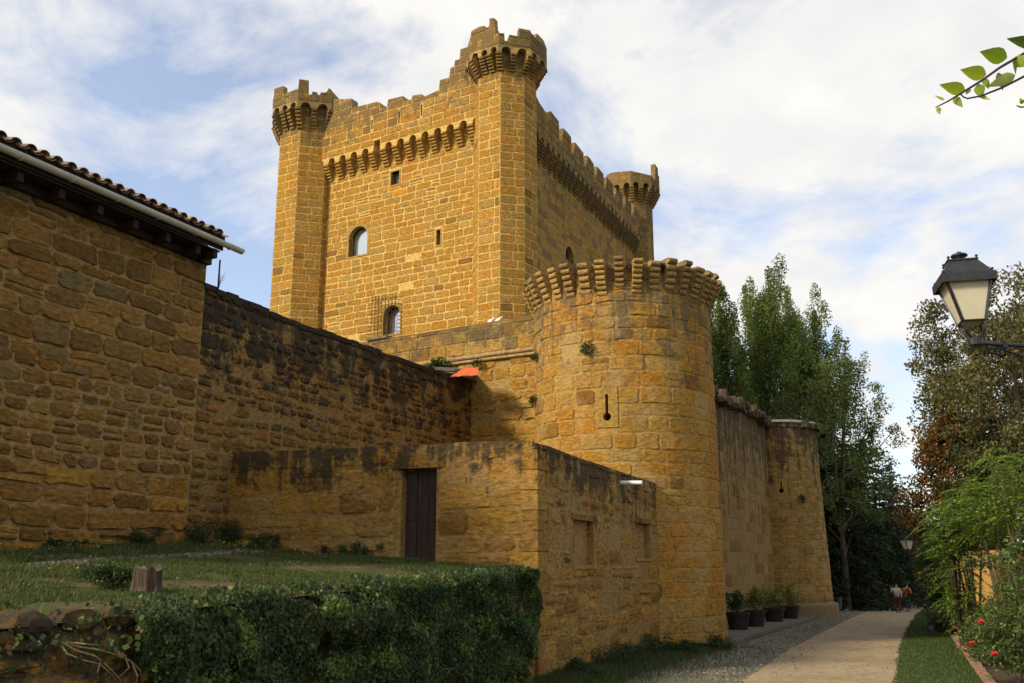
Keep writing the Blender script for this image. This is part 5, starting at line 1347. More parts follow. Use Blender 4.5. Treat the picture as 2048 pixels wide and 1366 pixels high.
def rose_bush(u, v, Hh, r_, label, blooms, col):
    p = ground(u, v); t = round_tree('rose_bush', p, Hh, r_, label, col, (2, 2, 1), 55, 120, 0.062, 0.26, 0.0, cat='rose bush', trunk=0.025, limbs=5, hollow=.2)
    for (bu, bv) in blooms:
        # on the side of the bush that faces the path
        c = np.array([p[0], p[1], p[2] + Hh * .5]); d_ = ray(bu, bv); k = p[1] - r_ * 0.75
        q = EYE + d_ * k
        o = bpy.data.objects.new('rose_bloom', ME_rose); link(o, t); o.location = q - np.array(p); o.rotation_euler = (rs.uniform(0.3, 1.0), rs.uniform(-.4, .4), rs.uniform(0, 6)); o.scale = [rs.uniform(.9, 1.35)] * 3
ROSE = [(0.085, 0.125, 0.032), (0.06, 0.09, 0.026), (0.19, 0.2, 0.05)]
rose_bush(1905, 1262, 1.25, .62, 'leafy rose bush with one dark red bloom at the wall end', [(1893, 1214)], ROSE)
rose_bush(1958, 1292, 1.5, .75, 'rose bush with three red blooms before the ochre wall', [(1952, 1205), (1968, 1202), (1912, 1258)], ROSE)
rose_bush(2000, 1335, 1.45, .75, 'rose bush with red double bloom beside the edging stones', [(1945, 1288), (1963, 1245), (1940, 1292)], ROSE)
rose_bush(2040, 1372, 1.5, .75, 'rose bush with one low red bloom at the picture corner', [(1990, 1310)], ROSE)
rose_bush(2085, 1330, 2.9, .9, 'tall rose bush rising along the ochre wall at the picture edge', [(2040, 1120)], ROSE)
def creeper(cpx, Y, label, spread, per):
    C = np.array([at(u, v, Y + rs.uniform(-.4, .4)) for u, v in cpx]); b0 = np.array([C[-1][0], C[-1][1], gz(C[-1][0], C[-1][1])]); t = thing('climbing_vine', label, 'climber', tuple(b0))
    P, idx = clump_points(C, per, spread); V, F, T = leaf_quads(P, .085, tints(len(P), ROSE, (2, 2, 1), .25, rs.uniform(.65, 1.3, len(C))[idx]), .75); leaf_object('leaves', V, F, T, t)
    st = MB(); o_ = C[np.argsort(C[:, 2])]; st.tube([b0] + [o_[i] for i in range(0, len(o_), max(1, len(o_) // 7))], .016, 5); st.build('stem', M_bark, t)
creeper([(2046, 1040), (2052, 1070), (2030, 1085), (2040, 1100), (2020, 1110), (2008, 1118), (1985, 1122), (1962, 1128), (1940, 1122), (2050, 1130), (2035, 1140), (2046, 1160), (2030, 1180), (2052, 1195), (2036, 1215), (2050, 1230), (2040, 1250), (2052, 1275), (2045, 1300)], 19.5, 'leafy climber trailing a sprig across the ochre wall', .17, 70)

# ------------------------------------------------------------------ grass
def blades(P, h, tint, w=0.010):
    n = len(P); h = np.broadcast_to(np.asarray(h, float), (n,)) * rs.uniform(.5, 1.4, n); a = rs.uniform(0, 2 * math.pi, n); ww = w * rs.uniform(.7, 1.3, n)
    dx = np.stack([np.cos(a), np.sin(a), np.zeros(n)], 1) * ww[:, None]; b = rs.normal(size=(n, 2)) * 0.45 * h[:, None]
    tip = P + np.stack([b[:, 0], b[:, 1], h], 1)
    V = np.stack([P - dx, P + dx, tip], 1).reshape(-1, 3); return V, np.arange(3 * n).reshape(n, 3), np.repeat(tint, 3, axis=0)
n = 190000
s = rs.uniform(-16, 0.0, n); q = rs.uniform(0.05, 8.1, n)
mu = np.array([mnoise.noise((a * .45, b * .45, 9)) for a, b in zip(s, q)])       # bare earth patches
mu2 = np.array([mnoise.noise((a * 1.6, b * 1.6, 3)) for a, b in zip(s, q)])
strip_q = 3.9 + 0.16 * s * 0.0
cob = np.abs(q - (2.55 - 0.16 * (s + 6)) ) < 0.35
keep_ = (mu + 0.5 * mu2 < 0.24) & ~(cob & (rs.uniform(0, 1, n) < .85))
s, q = s[keep_], q[keep_]; mu2 = mu2[keep_]
P = np.array([ter_pt(a, b) for a, b in zip(s, q)])
hh = 0.05 * (0.7 + 1.5 * np.clip(mu2 + .25, 0, 1)) * (1 + 0.9 * (q < 2.2))
V, F, T = blades(P, hh, tints(len(P), [(0.05, 0.08, 0.018), (0.075, 0.10, 0.026), (0.14, 0.115, 0.045)], (4, 3, 1.4), .3), 0.007)
tag(leaf_object('grass', V, F, T, None, M_grass), 'rough green grass growing over the terrace', 'grass', kind='stuff')
# verge grass
n = 52000
A_, B_ = np.array(VL[:]), np.array(EL[:])
def samp(pl, f):
    d_ = np.r_[0, np.cumsum(np.linalg.norm(np.diff(pl[:, :2], axis=0), axis=1))]; return np.stack([np.interp(f * d_[-1], d_, pl[:, k]) for k in range(2)], 1)
f = rs.uniform(0.1, 1, n); g_ = rs.uniform(-0.02, 0.98, n)[:, None]
XY = samp(A_, f) * (1 - g_) + samp(B_, f) * g_
XY[:, 0] += np.array([0.16 * mnoise.noise((x * 3, y * 3, 1)) for x, y in XY])
P = np.array([(x, y, gz(x, y) + .015) for x, y in XY])
V, F, T = blades(P, 0.05, tints(n, [(0.045, 0.085, 0.018), (0.06, 0.095, 0.024), (0.11, 0.10, 0.035)], (4, 3, 1.2), .25), 0.010)
tag(leaf_object('grass', V, F, T, None, M_grass), 'mown grass of the verge between path and roses', 'grass', kind='stuff')
# weeds along the foot of annex, tower and kerb
def weeds(p, h, r_, label, n_cl=22, per=90, cols=((0.035, 0.055, 0.018), (0.05, 0.075, 0.024)), leaf=0.05, name='weed_clump', cat='weeds', group=None):
    p = np.array(p); t = thing(name, label, cat, tuple(p), group)
    C = np.stack([p[0] + rs.normal(size=n_cl) * r_ * .5, p[1] + rs.normal(size=n_cl) * r_ * .5, p[2] + rs.uniform(.05, .8, n_cl) * h], 1)
    P, idx = clump_points(C, per, h * .32, (1.1, 1.1, 1)); P[:, 2] = np.maximum(P[:, 2], p[2] + .01)
    V, F, T = leaf_quads(P, leaf, tints(len(P), cols, [1] * len(cols), .25, rs.uniform(.7, 1.3, n_cl)[idx]), .55)
    leaf_object('leaves', V, F, T, t)
    st = MB()
    for c in C[:10]: st.tube([p + [0, 0, -.02], (p + c) / 2 + [0, 0, .03], c], [.008, .006, .003], 4)
    st.build('stems', M_bark, t); return t
for (s, h, r_, lab) in ((1.2, .35, .5, 'dark weeds at the near corner of the annex'), (3.2, .5, .7, 'nettle clump against the annex side wall'), (5.0, .42, .6, 'weed clump under the second niche of the annex'), (7.0, .5, .5, 'weeds where annex and round tower meet')):
    x, y, _ = WS.S(s, 0, .35); weeds((x, y, gz(x, y)), h, r_, lab)
for (u, v, h, r_, lab) in ((1375, 1306, .32, .35, 'small weed tuft at the foot of the round tower'), (1440, 1300, .45, .4, 'weeds at the end of the kerb by the round tower')):
    p = ground(u, v); weeds(p, h, r_, lab)
n = 26000                                                         # rough grass below the annex
u_ = rs.uniform(-1.0, 10, n); w_ = rs.exponential(0.55, n) + 0.03
P = np.array([(*(WS.P + dL * a + nL * b), 0) for a, b in zip(u_, w_)]); P[:, 2] = [gz(x, y) for x, y, _ in P]
V, F, T = blades(P, 0.12, tints(n, [(0.04, 0.065, 0.017), (0.06, 0.08, 0.024), (0.11, 0.10, 0.04)], (4, 3, 1), .25), 0.009)
tag(leaf_object('grass', V, F, T, None, M_grass), 'tufted grass along the foot of the annex', 'grass', kind='stuff')
for (u, v, h, r_, lab) in ((240, 1092, .42, .45, 'dark green weed clump against the house wall'), (330, 1088, .5, .5, 'tallest weed clump against the house wall'), (400, 1086, .62, .35, 'dark weed clump in the corner by the annex'),
                           (520, 1098, .34, .5, 'flowering weeds along the annex front'), (715, 1112, .3, .6, 'spreading weeds beside the annex door'), (90, 1097, .2, .5, 'thin weeds low on the house wall'), (225, 1178, .34, .28, 'leafy tuft beside the tree stump')):
    p = on_terrace(u, v); s_, q_ = ter_sq(p); q_ = max(q_, .12); p = np.array(ter_pt(min(s_, -.15), q_)); weeds(p, h, r_, lab)
# dandelion heads: far too many and small to tell one by one
n = 260; s = np.r_[rs.normal(-1.4, .5, 90), rs.normal(-6.2, 1.2, 90), rs.uniform(-12, -.3, 80)]; q = np.r_[rs.normal(1.3, .35, 90), rs.normal(.9, .4, 90), rs.uniform(.2, 7, 80)]
P = np.array([ter_pt(a, max(.1, b)) for a, b in zip(np.minimum(s, -.2), q)]) + np.stack([np.zeros(n), np.zeros(n), rs.uniform(.08, .2, n)], 1)
V, F, T = leaf_quads(P, 0.032, tints(n, [(0.62, 0.42, 0.02)], (1,), .15), 1.0, .6)
tag(leaf_object('flowers', V, F, T), 'yellow dandelion heads dotted over the terrace grass', 'flowers', kind='stuff')
# clover and plantain leaves between the blades
n = 16000; s = rs.uniform(-14, -.2, n); q = rs.uniform(.1, 8.0, n); w_ = np.array([mnoise.noise((a * .9, b * .9, 31)) for a, b in zip(s, q)]) > .05
P = np.array([ter_pt(a, b) for a, b in zip(s[w_], q[w_])]) + [0, 0, .035]
V, F, T = leaf_quads(P, .05, tints(len(P), [(0.05, 0.085, 0.025), (0.075, 0.11, 0.03), (0.03, 0.055, 0.018)], (1, 1, 1), .3), .7, .75)
tag(leaf_object('ground_leaves', V, F, T), 'clover and plantain leaves scattered through the terrace grass', 'ground cover', kind='stuff')
# loose pebbles on the gravel strip and fallen leaves on the path
n = 9000; A2, B2 = np.array(GL[1:]), np.array(PL[1:]); f = rs.uniform(0, .9, n) ** 1.3; g_ = rs.uniform(0.02, 1.02, n)[:, None]
XY = samp(A2, f) * (1 - g_) + samp(B2, f) * g_; P = np.array([(x, y, gz(x, y) + .012) for x, y in XY])
V, F, T = leaf_quads(P, .05, tints(n, [(0.24, 0.21, 0.15), (0.13, 0.115, 0.085), (0.33, 0.29, 0.2)], (3, 3, 1), .25), .8, .8)
tag(leaf_object('pebbles', V, F, T, None, M_edge), 'loose grey pebbles of the gravel strip beside the path', 'gravel', kind='stuff')
n = 240; f = rs.uniform(0, .8, n); g_ = np.where(rs.uniform(0, 1, n) < .6, rs.beta(1, 6, n), 1 - rs.beta(1, 5, n))[:, None]
XY = samp(np.array(PL), f) * (1 - g_) + samp(np.array(PR), f) * g_; P = np.array([(x, y, gz(x, y) + .022) for x, y in XY])
V, F, T = leaf_quads(P, .06, tints(n, [(0.16, 0.09, 0.03), (0.10, 0.06, 0.025), (0.14, 0.12, 0.03)], (2, 1, 1), .3), .6, .8)
tag(leaf_object('fallen_leaves', V, F, T), 'dry fallen leaves along the edges of the path', 'leaves', kind='stuff')
# cobbled strip across the terrace
cb = MB(); rngq = random.Random(5)
for i in range(900):
    s_ = rngq.uniform(-13, -1.2); q_ = 2.55 - 0.16 * (s_ + 6) + rngq.gauss(0, .24); x, y, z = ter_pt(s_, max(.2, q_)); r_ = rngq.uniform(.035, .075)
    a0 = rngq.uniform(0, 6); ring = [(x + r_ * math.cos(a0 + k * 1.05) * rngq.uniform(.7, 1.2), y + r_ * math.sin(a0 + k * 1.05) * rngq.uniform(.7, 1.2), z - .01) for k in range(6)]
    c = rngq.uniform(.08, .19)
    cb.add(ring + [(x + (p_[0] - x) * .6, y + (p_[1] - y) * .6, z + rngq.uniform(.02, .04)) for p_ in ring], [(k, (k + 1) % 6, 6 + (k + 1) % 6, 6 + k) for k in range(6)] + [(6, 7, 8, 9, 10, 11)], (c, c * .86, c * .68))
co = cb.build('cobbles', M_edge); tag(co, 'strip of small pale cobbles set in the terrace grass', 'cobbles', kind='stuff')
# ------------------------------------------------------------------ ivy on the retaining wall
ivy = thing('ivy', 'dense dark ivy hanging over the retaining wall below the door', 'ivy', tuple((*(CORN - dL * 5), 0.3)))
n = 98000
s = rs.uniform(-13.4, -0.15, n); hfrac = rs.uniform(0, 1, n)
zt_i = terrace_z(s, 8.19) + 0.13 + np.array([.13 * mnoise.noise((a * 1.1, 0, 44)) + .07 * mnoise.noise((a * 3.3, 0, 45)) for a in s])
zt_i = zt_i - .35 * np.clip((s + .9) / .75, 0, 1) ** 2
lowb = np.interp(s, [-13.4, -10.6, -10.2, -2.2, -1.2, -0.5, -0.1], [1.55, 1.3, -.1, -.05, 0.75, 1.15, 1.35]) + np.array([.22 * mnoise.noise((a * 1.7, 0, 2)) for a in s])
z = lowb + (zt_i - lowb) * hfrac
keep_ = np.array([mnoise.noise((a * 1.1, b * 1.3, 8)) for a, b in zip(s, z)]) > -0.66
keep_ &= ~((s < -10.75) & (rs.uniform(0, 1, n) < .985))
s, z, zt_i = s[keep_], z[keep_], zt_i[keep_]
o = 0.13 + 0.46 * np.array([max(-.3, mnoise.noise((a * 1.4, b * 1.6, 5))) for a, b in zip(s, z)]) + rs.uniform(0, .10, len(s))
o += np.array([.26 * mnoise.noise((a * .7, b * .9, 51)) for a, b in zip(s, z)]) * np.clip((zt_i - z) / .4, 0, 1) * np.clip((-s - .2) / .8, 0, 1)
o += np.clip(zt_i - z, 0, 2) * .17 * np.clip((-s - .3) / 1.5, 0, 1)
o -= np.clip((z - (zt_i - .16)) / .16, 0, 1) * rs.uniform(0.1, .75, len(s))
base2 = CORN - nL * 0.06
P = np.stack([base2[0] + dL[0] * s + nL[0] * o, base2[1] + dL[1] * s + nL[1] * o, z], 1)
D = np.tile(np.array([nL[0] * .25, nL[1] * .25, -0.8]), (len(P), 1)) + np.outer(rs.uniform(-.6, .6, len(P)), [dL[0], dL[1], 0])
clv = np.array([1 + .45 * mnoise.noise((a * 2.3, b * 2.3, 1)) for a, b in zip(s, z)])
isz = 0.060 * np.array([1 + .95 * mnoise.noise((a * 3.1, b * 3.1, 12)) for a, b in zip(s, z)])
young = np.array([mnoise.noise((a * 2.6, b * 2.6, 21)) for a, b in zip(s, z)]) + rs.normal(size=len(s)) * .22 > .34
TI = tints(len(P), [(0.052, 0.08, 0.028), (0.035, 0.056, 0.023), (0.075, 0.105, 0.032)], (5, 4, 2), .3, clv); TI[young] = tints(int(young.sum()), [(0.15, 0.21, 0.045), (0.11, 0.16, 0.04)], (1, 1), .25)
dead = rs.uniform(0, 1, len(P)) < .012; TI[dead] = (0.22, 0.09, 0.03)
V, F, T = leaf_quads(P, isz, TI, .85, dirs=D)
leaf_object('foliage', V, F, T, ivy)
iv = MB()
for i in range(26):
    s_ = rs.uniform(-10.2, -.6); z_ = terrace_z(s_, 8.19); iv.tube([WT.S(s_, 0.1 if s_ < -2.5 else 1.0, .06), WT.S(s_ + rs.uniform(-.3, .3), z_ * .5 + .3, .09), WT.S(s_ + rs.uniform(-.5, .5), z_, .08)], [.02, .014, .006], 5)
iv.build('stems', M_bark, ivy)
# plants growing out of the castle walls
def tuft(p, nrm, r_, label, n=260, cols=((0.028, 0.05, 0.016), (0.045, 0.07, 0.02)), name='wall_plant'):
    p = np.array(p); t = thing(name, label, 'plant', tuple(p)); nn = np.array([*nrm, 0.0])
    d_ = rs.normal(size=(n, 3)) + nn * .9 + np.array([0, 0, .25]); d_ /= np.linalg.norm(d_, axis=1, keepdims=True)
    P = p + d_ * (rs.uniform(.15, 1, (n, 1)) ** .6) * r_ * np.array([1, 1, .85])
    V, F, T = leaf_quads(P, r_ * .33, tints(n, cols, [1] * len(cols), .3), .35, dirs=d_)
    leaf_object('leaves', V, F, T, t); st = MB()
    for k in range(8): st.tube([p - nn * .03, p + d_[k] * r_ * .8], [.008, .003], 4)
    st.build('stems', M_bark, t)
def on_drum(u, v, r_, lab):
    s_, z_ = drum.uv(u, v); p = drum.S(s_, z_, .02); a = s_ / DR; tuft(p, (math.sin(a), -math.cos(a)), r_, lab)
on_drum(1176, 699, .27, 'round green plant growing from the round tower face'); on_drum(1194, 580, .12, 'tiny plant under the corbels of the round tower')
on_drum(1076, 716, .22, 'green tuft in the joint of curtain and round tower'); on_drum(1074, 802, .24, 'dark plant low in the joint of curtain and round tower')
on_drum(1322, 535, .2, 'green tuft between two corbels of the round tower')
p = WC.S(WC.s_at(888, 735), zcm - .35, .25); tuft(p, WC.n, .55, 'dark bush on the wall head beside the orange sheet', 500)
p = WC.S(WC.s_at(960, 734), zcm - .3, .15); tuft(p, WC.n, .24, 'small green tuft right under the roll moulding')
p = d2.S(d2.uv(1600, 998)[0], d2.uv(1600, 998)[1], .02); tuft(p, (0.3, -.9), .3, 'dark plant growing from the crack of the far tower')
# ================================================================== paved strip with kerb, pots and bin
KLa = np.array(KL); dk_ = (KLa[-1] - KLa[0])[:2]; Lk = float(np.linalg.norm(dk_)); az_k = math.degrees(math.atan2(dk_[1], dk_[0]))
WK = Wall(KLa[0][:2], az_k)                                       # s along the kerb, outward normal to the path
def kz(s, o=0.0):
    x, y, _ = WK.S(s, 0, o); return gz(x, y)
V, F = [], []
ss_ = np.linspace(-0.2, Lk + 0.2, 30)
for s in ss_:
    for o in (-0.14, -2.0, -3.4): x, y, _ = WK.S(s, 0, o); V.append((x, y, gz(x, y) + 0.115))
for i in range(len(ss_) - 1):
    for j in range(2): a = i * 3 + j; F.append((a, a + 3, a + 4, a + 1))
tag(obj('pavement', V, F, M_paving), kind='structure')
kerb = thing('stone_kerb', 'low dark stone kerb in front of the plant pots', 'kerb', tuple(KLa[0]))
rngp = random.Random(91); s = -0.2
while s < Lk + 0.1:
    w_ = rngp.uniform(.75, 1.05); e = MB(); z0_, z1_ = kz(s), kz(s + w_)
    b_ = [WK.S(s, z0_ - .1, 0), WK.S(s + w_ - .015, z1_ - .1, 0), WK.S(s + w_ - .015, z1_ - .1, -.15), WK.S(s, z0_ - .1, -.15)]
    t_ = [WK.S(s, z0_ + .12 + rngp.uniform(-.01, .01), -.012), WK.S(s + w_ - .015, z1_ + .12, -.012), WK.S(s + w_ - .015, z1_ + .12, -.15), WK.S(s, z0_ + .12, -.15)]
    e.add(b_ + t_, [(0, 3, 2, 1), (4, 5, 6, 7), (0, 1, 5, 4), (1, 2, 6, 5), (2, 3, 7, 6), (3, 0, 4, 7)], (0.13, 0.115, 0.085)); e.build('kerb_stone', M_paving, kerb); s += w_
farkerb = thing('stone_kerb', 'curved stone kerb between the far lawn and the path', 'kerb', tuple(ground(1700, 1222)))
fk = np.array([ground(u, v) for u, v in [(1692, 1224), (1715, 1216), (1740, 1209), (1775, 1203), (1815, 1198), (1850, 1195)]])
dkk = np.r_[0, np.cumsum(np.linalg.norm(np.diff(fk[:, :2], axis=0), axis=1))]
for t0 in np.arange(0, dkk[-1] - 1, 1.3):
    q0, q1 = [np.array([np.interp(t0 + d_, dkk, fk[:, k]) for k in range(2)]) for d_ in (0, 1.27)]
    W = Wall(q0, math.degrees(math.atan2(q1[1] - q0[1], q1[0] - q0[0]))); e = MB(); z = gz(*q0); e.wbox(W, 0, float(np.linalg.norm(q1 - q0)), z - .2, z + .13, -.14, 0, (0.13, 0.115, 0.085)); e.build('kerb_stone', M_paving, farkerb)
M_pot = plain('dark_planter', (0.022, 0.016, 0.014), 0.7, var=0.4, scale=12, bump=0.3)
M_soil = plain('soil', (0.03, 0.02, 0.012), 0.95, var=0.4, scale=30, bump=0.6)
POT = [(1477, 1259, .46, .62, 0, 'sparse dark leaved plant in the planter nearest the round tower'), (1512, 1253, .40, .75, 1, 'bushy variegated plant in the second planter from the round tower'),
       (1549, 1243, .42, .6, 1, 'lower variegated plant in the middle planter of five'), (1580, 1237, .40, .95, 1, 'tallest variegated plant in the fourth planter from the round tower'), (1606, 1231, .36, .9, 1, 'variegated plant in the planter nearest the far tower')]
for (u, v, r_, ph, kind, lab) in POT:
    d_ = ray(u, v); lo, hi = 10.0, 80.0
    for _ in range(50):
        m = (lo + hi) / 2; p = EYE + d_ * m
        if p[2] > gz(p[0], p[1]) + .115: lo = m
        else: hi = m
    p = EYE + d_ * lo; p[2] = gz(p[0], p[1]) + .118
    t = thing('planter', lab, 'planter', tuple(p), 'planters along the castle wall'); r_ *= p[1] / 40
    pt = MB(); pt.lathe((p[0], p[1], p[2]), [(r_ * .80, 0), (r_ * .98, .50), (r_ * 1.08, .51), (r_ * 1.08, .60), (r_ * .96, .60), (r_ * .92, .52)], 20); pt.build('pot', M_pot, t)
    so = MB(); so.lathe((p[0], p[1], p[2]), [(r_ * .5, .50), (r_ * .93, .535), (0.02, .55)], 16); so.build('soil', M_soil, t)
    nc = 26 if kind else 14
    C = np.stack([p[0] + rs.normal(size=nc) * r_ * .55, p[1] + rs.normal(size=nc) * r_ * .55, p[2] + .6 + rs.uniform(0.1, 1, nc) * ph], 1)
    P, idx = clump_points(C, 55 if kind else 40, .2)
    V, F, T = leaf_quads(P, .085 if kind else .14, tints(len(P), [(0.16, 0.17, 0.03), (0.07, 0.10, 0.022), (0.32, 0.30, 0.08)] if kind else [(0.04, 0.055, 0.02), (0.06, 0.08, 0.025), (0.2, 0.18, 0.07)], (3, 3, 1.2) if kind else (3, 2, .6), .2), .5)
    leaf_object('leaves', V, F, T, t); st = MB()
    for c in C[:9]: st.tube([(p[0], p[1], p[2] + .54), c], [.014, .005], 4)
    st.build('stems', M_bark, t)
p = ground(1678, 1233); bn = thing('litter_bin', 'small dark litter bin on a post at the kerb end', 'litter bin', tuple(p))
bm_ = MB(); bm_.lathe((p[0], p[1], p[2] + .38), [(.13, 0), (.19, .02), (.22, .6), (.235, .62), (.235, .66), (.2, .66), (.18, .5)], 18); bm_.build('bin_body', M_black_iron, bn)
bm_ = MB(); bm_.tube([(p[0] + .03, p[1], p[2] - .05), (p[0] + .03, p[1], p[2] + .42)], .035, 8); bm_.build('post', M_black_iron, bn)

# ================================================================== street lanterns
M_opal = plain('opal_glass', (0.62, 0.56, 0.40), 0.35, var=0.06, scale=6, bump=0, spec=0.4)
def lantern_at(root, c, sz, rz, tilt=0.10):
    """four-sided tapering lantern; c = underside of its cage, sz = width of its shoulders"""
    c = np.array(c); cs, sn = math.cos(rz), math.sin(rz)
    def P(x, y, z): return (c[0] + (x * cs - y * sn) * sz - tilt * z * sz, c[1] + (x * sn + y * cs) * sz, c[2] + z * sz * 1.18)
    def frus(mb, h0, z0, h1, z1):
        V = [P(a * h0, b * h0, z0) for a, b in ((-1, -1), (1, -1), (1, 1), (-1, 1))] + [P(a * h1, b * h1, z1) for a, b in ((-1, -1), (1, -1), (1, 1), (-1, 1))]
        mb.add(V, [(0, 3, 2, 1), (4, 5, 6, 7)] + [(k, (k + 1) % 4, 4 + (k + 1) % 4, 4 + k) for k in range(4)])
    zb, zs = 0.30, 1.10; hb, hs_ = 0.235, 0.47
    fr = MB()
    for a, b in ((-1, -1), (1, -1), (1, 1), (-1, 1)): fr.tube([P(a * hb, b * hb, zb), P(a * hs_, b * hs_, zs)], .036 * sz, 4)
    for (h, z, th) in ((hb, zb, .035), (hs_, zs - .02, .045)):
        cr_ = [P(-h, -h, z), P(h, -h, z), P(h, h, z), P(-h, h, z)]
        for k in range(4): fr.tube([cr_[k], cr_[(k + 1) % 4]], th * sz, 4)
    frm = fr.build('lantern_frame', M_black_iron, root)
    for k in range(4):
        q = [(-1, -1), (1, -1), (1, 1), (-1, 1)]; a, b = q[k], q[(k + 1) % 4]; i_ = .985
        pn = MB(); o0 = [P(a[0] * hb * i_, a[1] * hb * i_, zb), P(b[0] * hb * i_, b[1] * hb * i_, zb), P(b[0] * hs_ * i_, b[1] * hs_ * i_, zs), P(a[0] * hs_ * i_, a[1] * hs_ * i_, zs)]
        o1 = [P(a[0] * hb * .94, a[1] * hb * .94, zb), P(b[0] * hb * .94, b[1] * hb * .94, zb), P(b[0] * hs_ * .96, b[1] * hs_ * .96, zs), P(a[0] * hs_ * .96, a[1] * hs_ * .96, zs)]
        pn.add(o0 + o1, [(0, 1, 2, 3), (7, 6, 5, 4), (0, 4, 5, 1), (1, 5, 6, 2), (2, 6, 7, 3), (3, 7, 4, 0)]); pn.build('pane', M_opal, frm)
    rf_ = MB(); frus(rf_, .56, zs + .02, .56, zs + .06); frus(rf_, .52, zs + .062, .30, zs + .36); frus(rf_, .32, zs + .362, .32, zs + .39)
    # shoulder skirt
    for k in range(4):
        q = [(-1, -1), (1, -1), (1, 1), (-1, 1)]; a, b = q[k], q[(k + 1) % 4]
        V = [P(a[0] * .565, a[1] * .565, zs - .10), P(b[0] * .565, b[1] * .565, zs - .10), P(b[0] * .565, b[1] * .565, zs + .03), P(a[0] * .565, a[1] * .565, zs + .03),
             P(a[0] * .545, a[1] * .545, zs - .10), P(b[0] * .545, b[1] * .545, zs - .10), P(b[0] * .545, b[1] * .545, zs + .03), P(a[0] * .545, a[1] * .545, zs + .03)]
        rf_.add(V, [(0, 1, 2, 3), (7, 6, 5, 4), (0, 4, 5, 1), (2, 6, 7, 3), (1, 5, 6, 2), (3, 7, 4, 0)])
    ro = rf_.build('lantern_roof', M_black_iron, root)
    fi = MB(); tp_ = P(0, 0, zs + .39); fi.lathe(tp_, [(r_ * sz, z_ * sz) for r_, z_ in ((.14, 0), (.09, .06), (.07, .10), (.17, .13), (.185, .155), (.16, .185), (.07, .22), (.05, .245), (.015, .255))], 18); fi.build('finial', M_black_iron, ro, smooth=True)
    for h, z in ((.5, zs + .06), (.29, zs + .38)):
        for a, b in ((-1, -1), (1, -1), (1, 1), (-1, 1)):
            kn = MB(); kn.lathe(P(a * h, b * h, z), [(r_ * sz, z_ * sz) for r_, z_ in ((.022, 0), (.018, .03), (.034, .05), (.034, .07), (.01, .09))], 8); kn.build('roof_knob', M_black_iron, ro)
    cg = MB()
    for a, b in ((-1, -1), (1, -1), (1, 1), (-1, 1)): cg.tube([P(a * hb * .95, b * hb * .95, zb), P(a * .20, b * .20, .12), P(a * .10, b * .10, 0)], .032 * sz, 5)
    cg.lathe(c, [(.10 * sz, -.20 * sz), (.15 * sz, -.16 * sz), (.16 * sz, -.02 * sz), (.13 * sz, .03 * sz)], 14); cg.build('lantern_cage', M_black_iron, root)
    un = MB(); frus(un, hb * .8, zb - .03, hb * .95, zb - .005); un.build('lantern_base', M_opal, root)
def lamp(c, sz, rz, post, arm_dir, label, swan=0.9):
    px, py = post; z0 = gz(px, py); root = thing('street_lamp', label, 'street lamp', (px, py, z0), 'iron lanterns of the walk')
    lantern_at(root, c, sz, rz); c = np.array(c); za = c[2] - .11 * sz
    ar = MB(); e = np.array([px, py, za + .05 * sz]); ar.tube([c + [0, 0, -.11 * sz], c * .5 + e * .5 + [0, 0, -.06 * sz], e], [.05 * sz, .052 * sz, .06 * sz], 10)
    d_ = (e - c); L_ = np.linalg.norm(d_); d_ = d_ / L_
    # scroll under the arm
    sc_ = [c + d_ * L_ * .12 + [0, 0, -.13 * sz], c + d_ * (.30 * sz) + [0, 0, -.25 * sz], c + d_ * (.50 * sz) + [0, 0, -.20 * sz]]
    cc = c + d_ * (.62 * sz) + [0, 0, -.24 * sz]
    sc_ += [cc + d_ * (.12 * sz * math.cos(a)) * (1 - k * .035) + np.array([0, 0, .11 * sz * math.sin(a) * (1 - k * .035)]) for k, a in enumerate(np.linspace(2.4, 2.4 + 7.6, 18))]
    ar.tube(sc_, .028 * sz, 6); ar.tube([c + d_ * (.55 * sz) + [0, 0, -.16 * sz], c + d_ * L_ * .8 + [0, 0, -.5 * sz], e + np.array([0, 0, -.9 * sz])], .026 * sz, 6)
    ar.lathe(c + d_ * (.78 * sz) + [0, 0, -.17 * sz], [(.07 * sz, 0), (.075 * sz, .03 * sz), (.075 * sz, .12 * sz), (.06 * sz, .15 * sz)], 10)
    ar.build('bracket', M_black_iron, root, smooth=False)
    po = MB(); po.lathe((px, py, z0 - .1), [(.16, 0), (.16, .25), (.10, .35), (.085, .9), (.06, 1.0), (.05, za - z0 + .1), (.06, za - z0 + .14), (.06, za - z0 + .35), (.01, za - z0 + .45)], 14); po.build('post', M_black_iron, root)
Yl = 6.6; c = at(1950, 676, Yl); lw = 85 / FPX * (Yl * CT + c[2] * 0.2)
lamp(c, lw, R(-14), (at(2160, 676, Yl + .15)[0], Yl + .25), None, 'black iron lantern with opal panes hanging in the sky at the picture edge')
Yf = 37.0; cf = at(1817, 1106, Yf)
lamp(cf, 20.5 / FPX * Yf, R(20), (cf[0] + .62, Yf + .1), None, 'small black iron lantern over the path by the hedge')

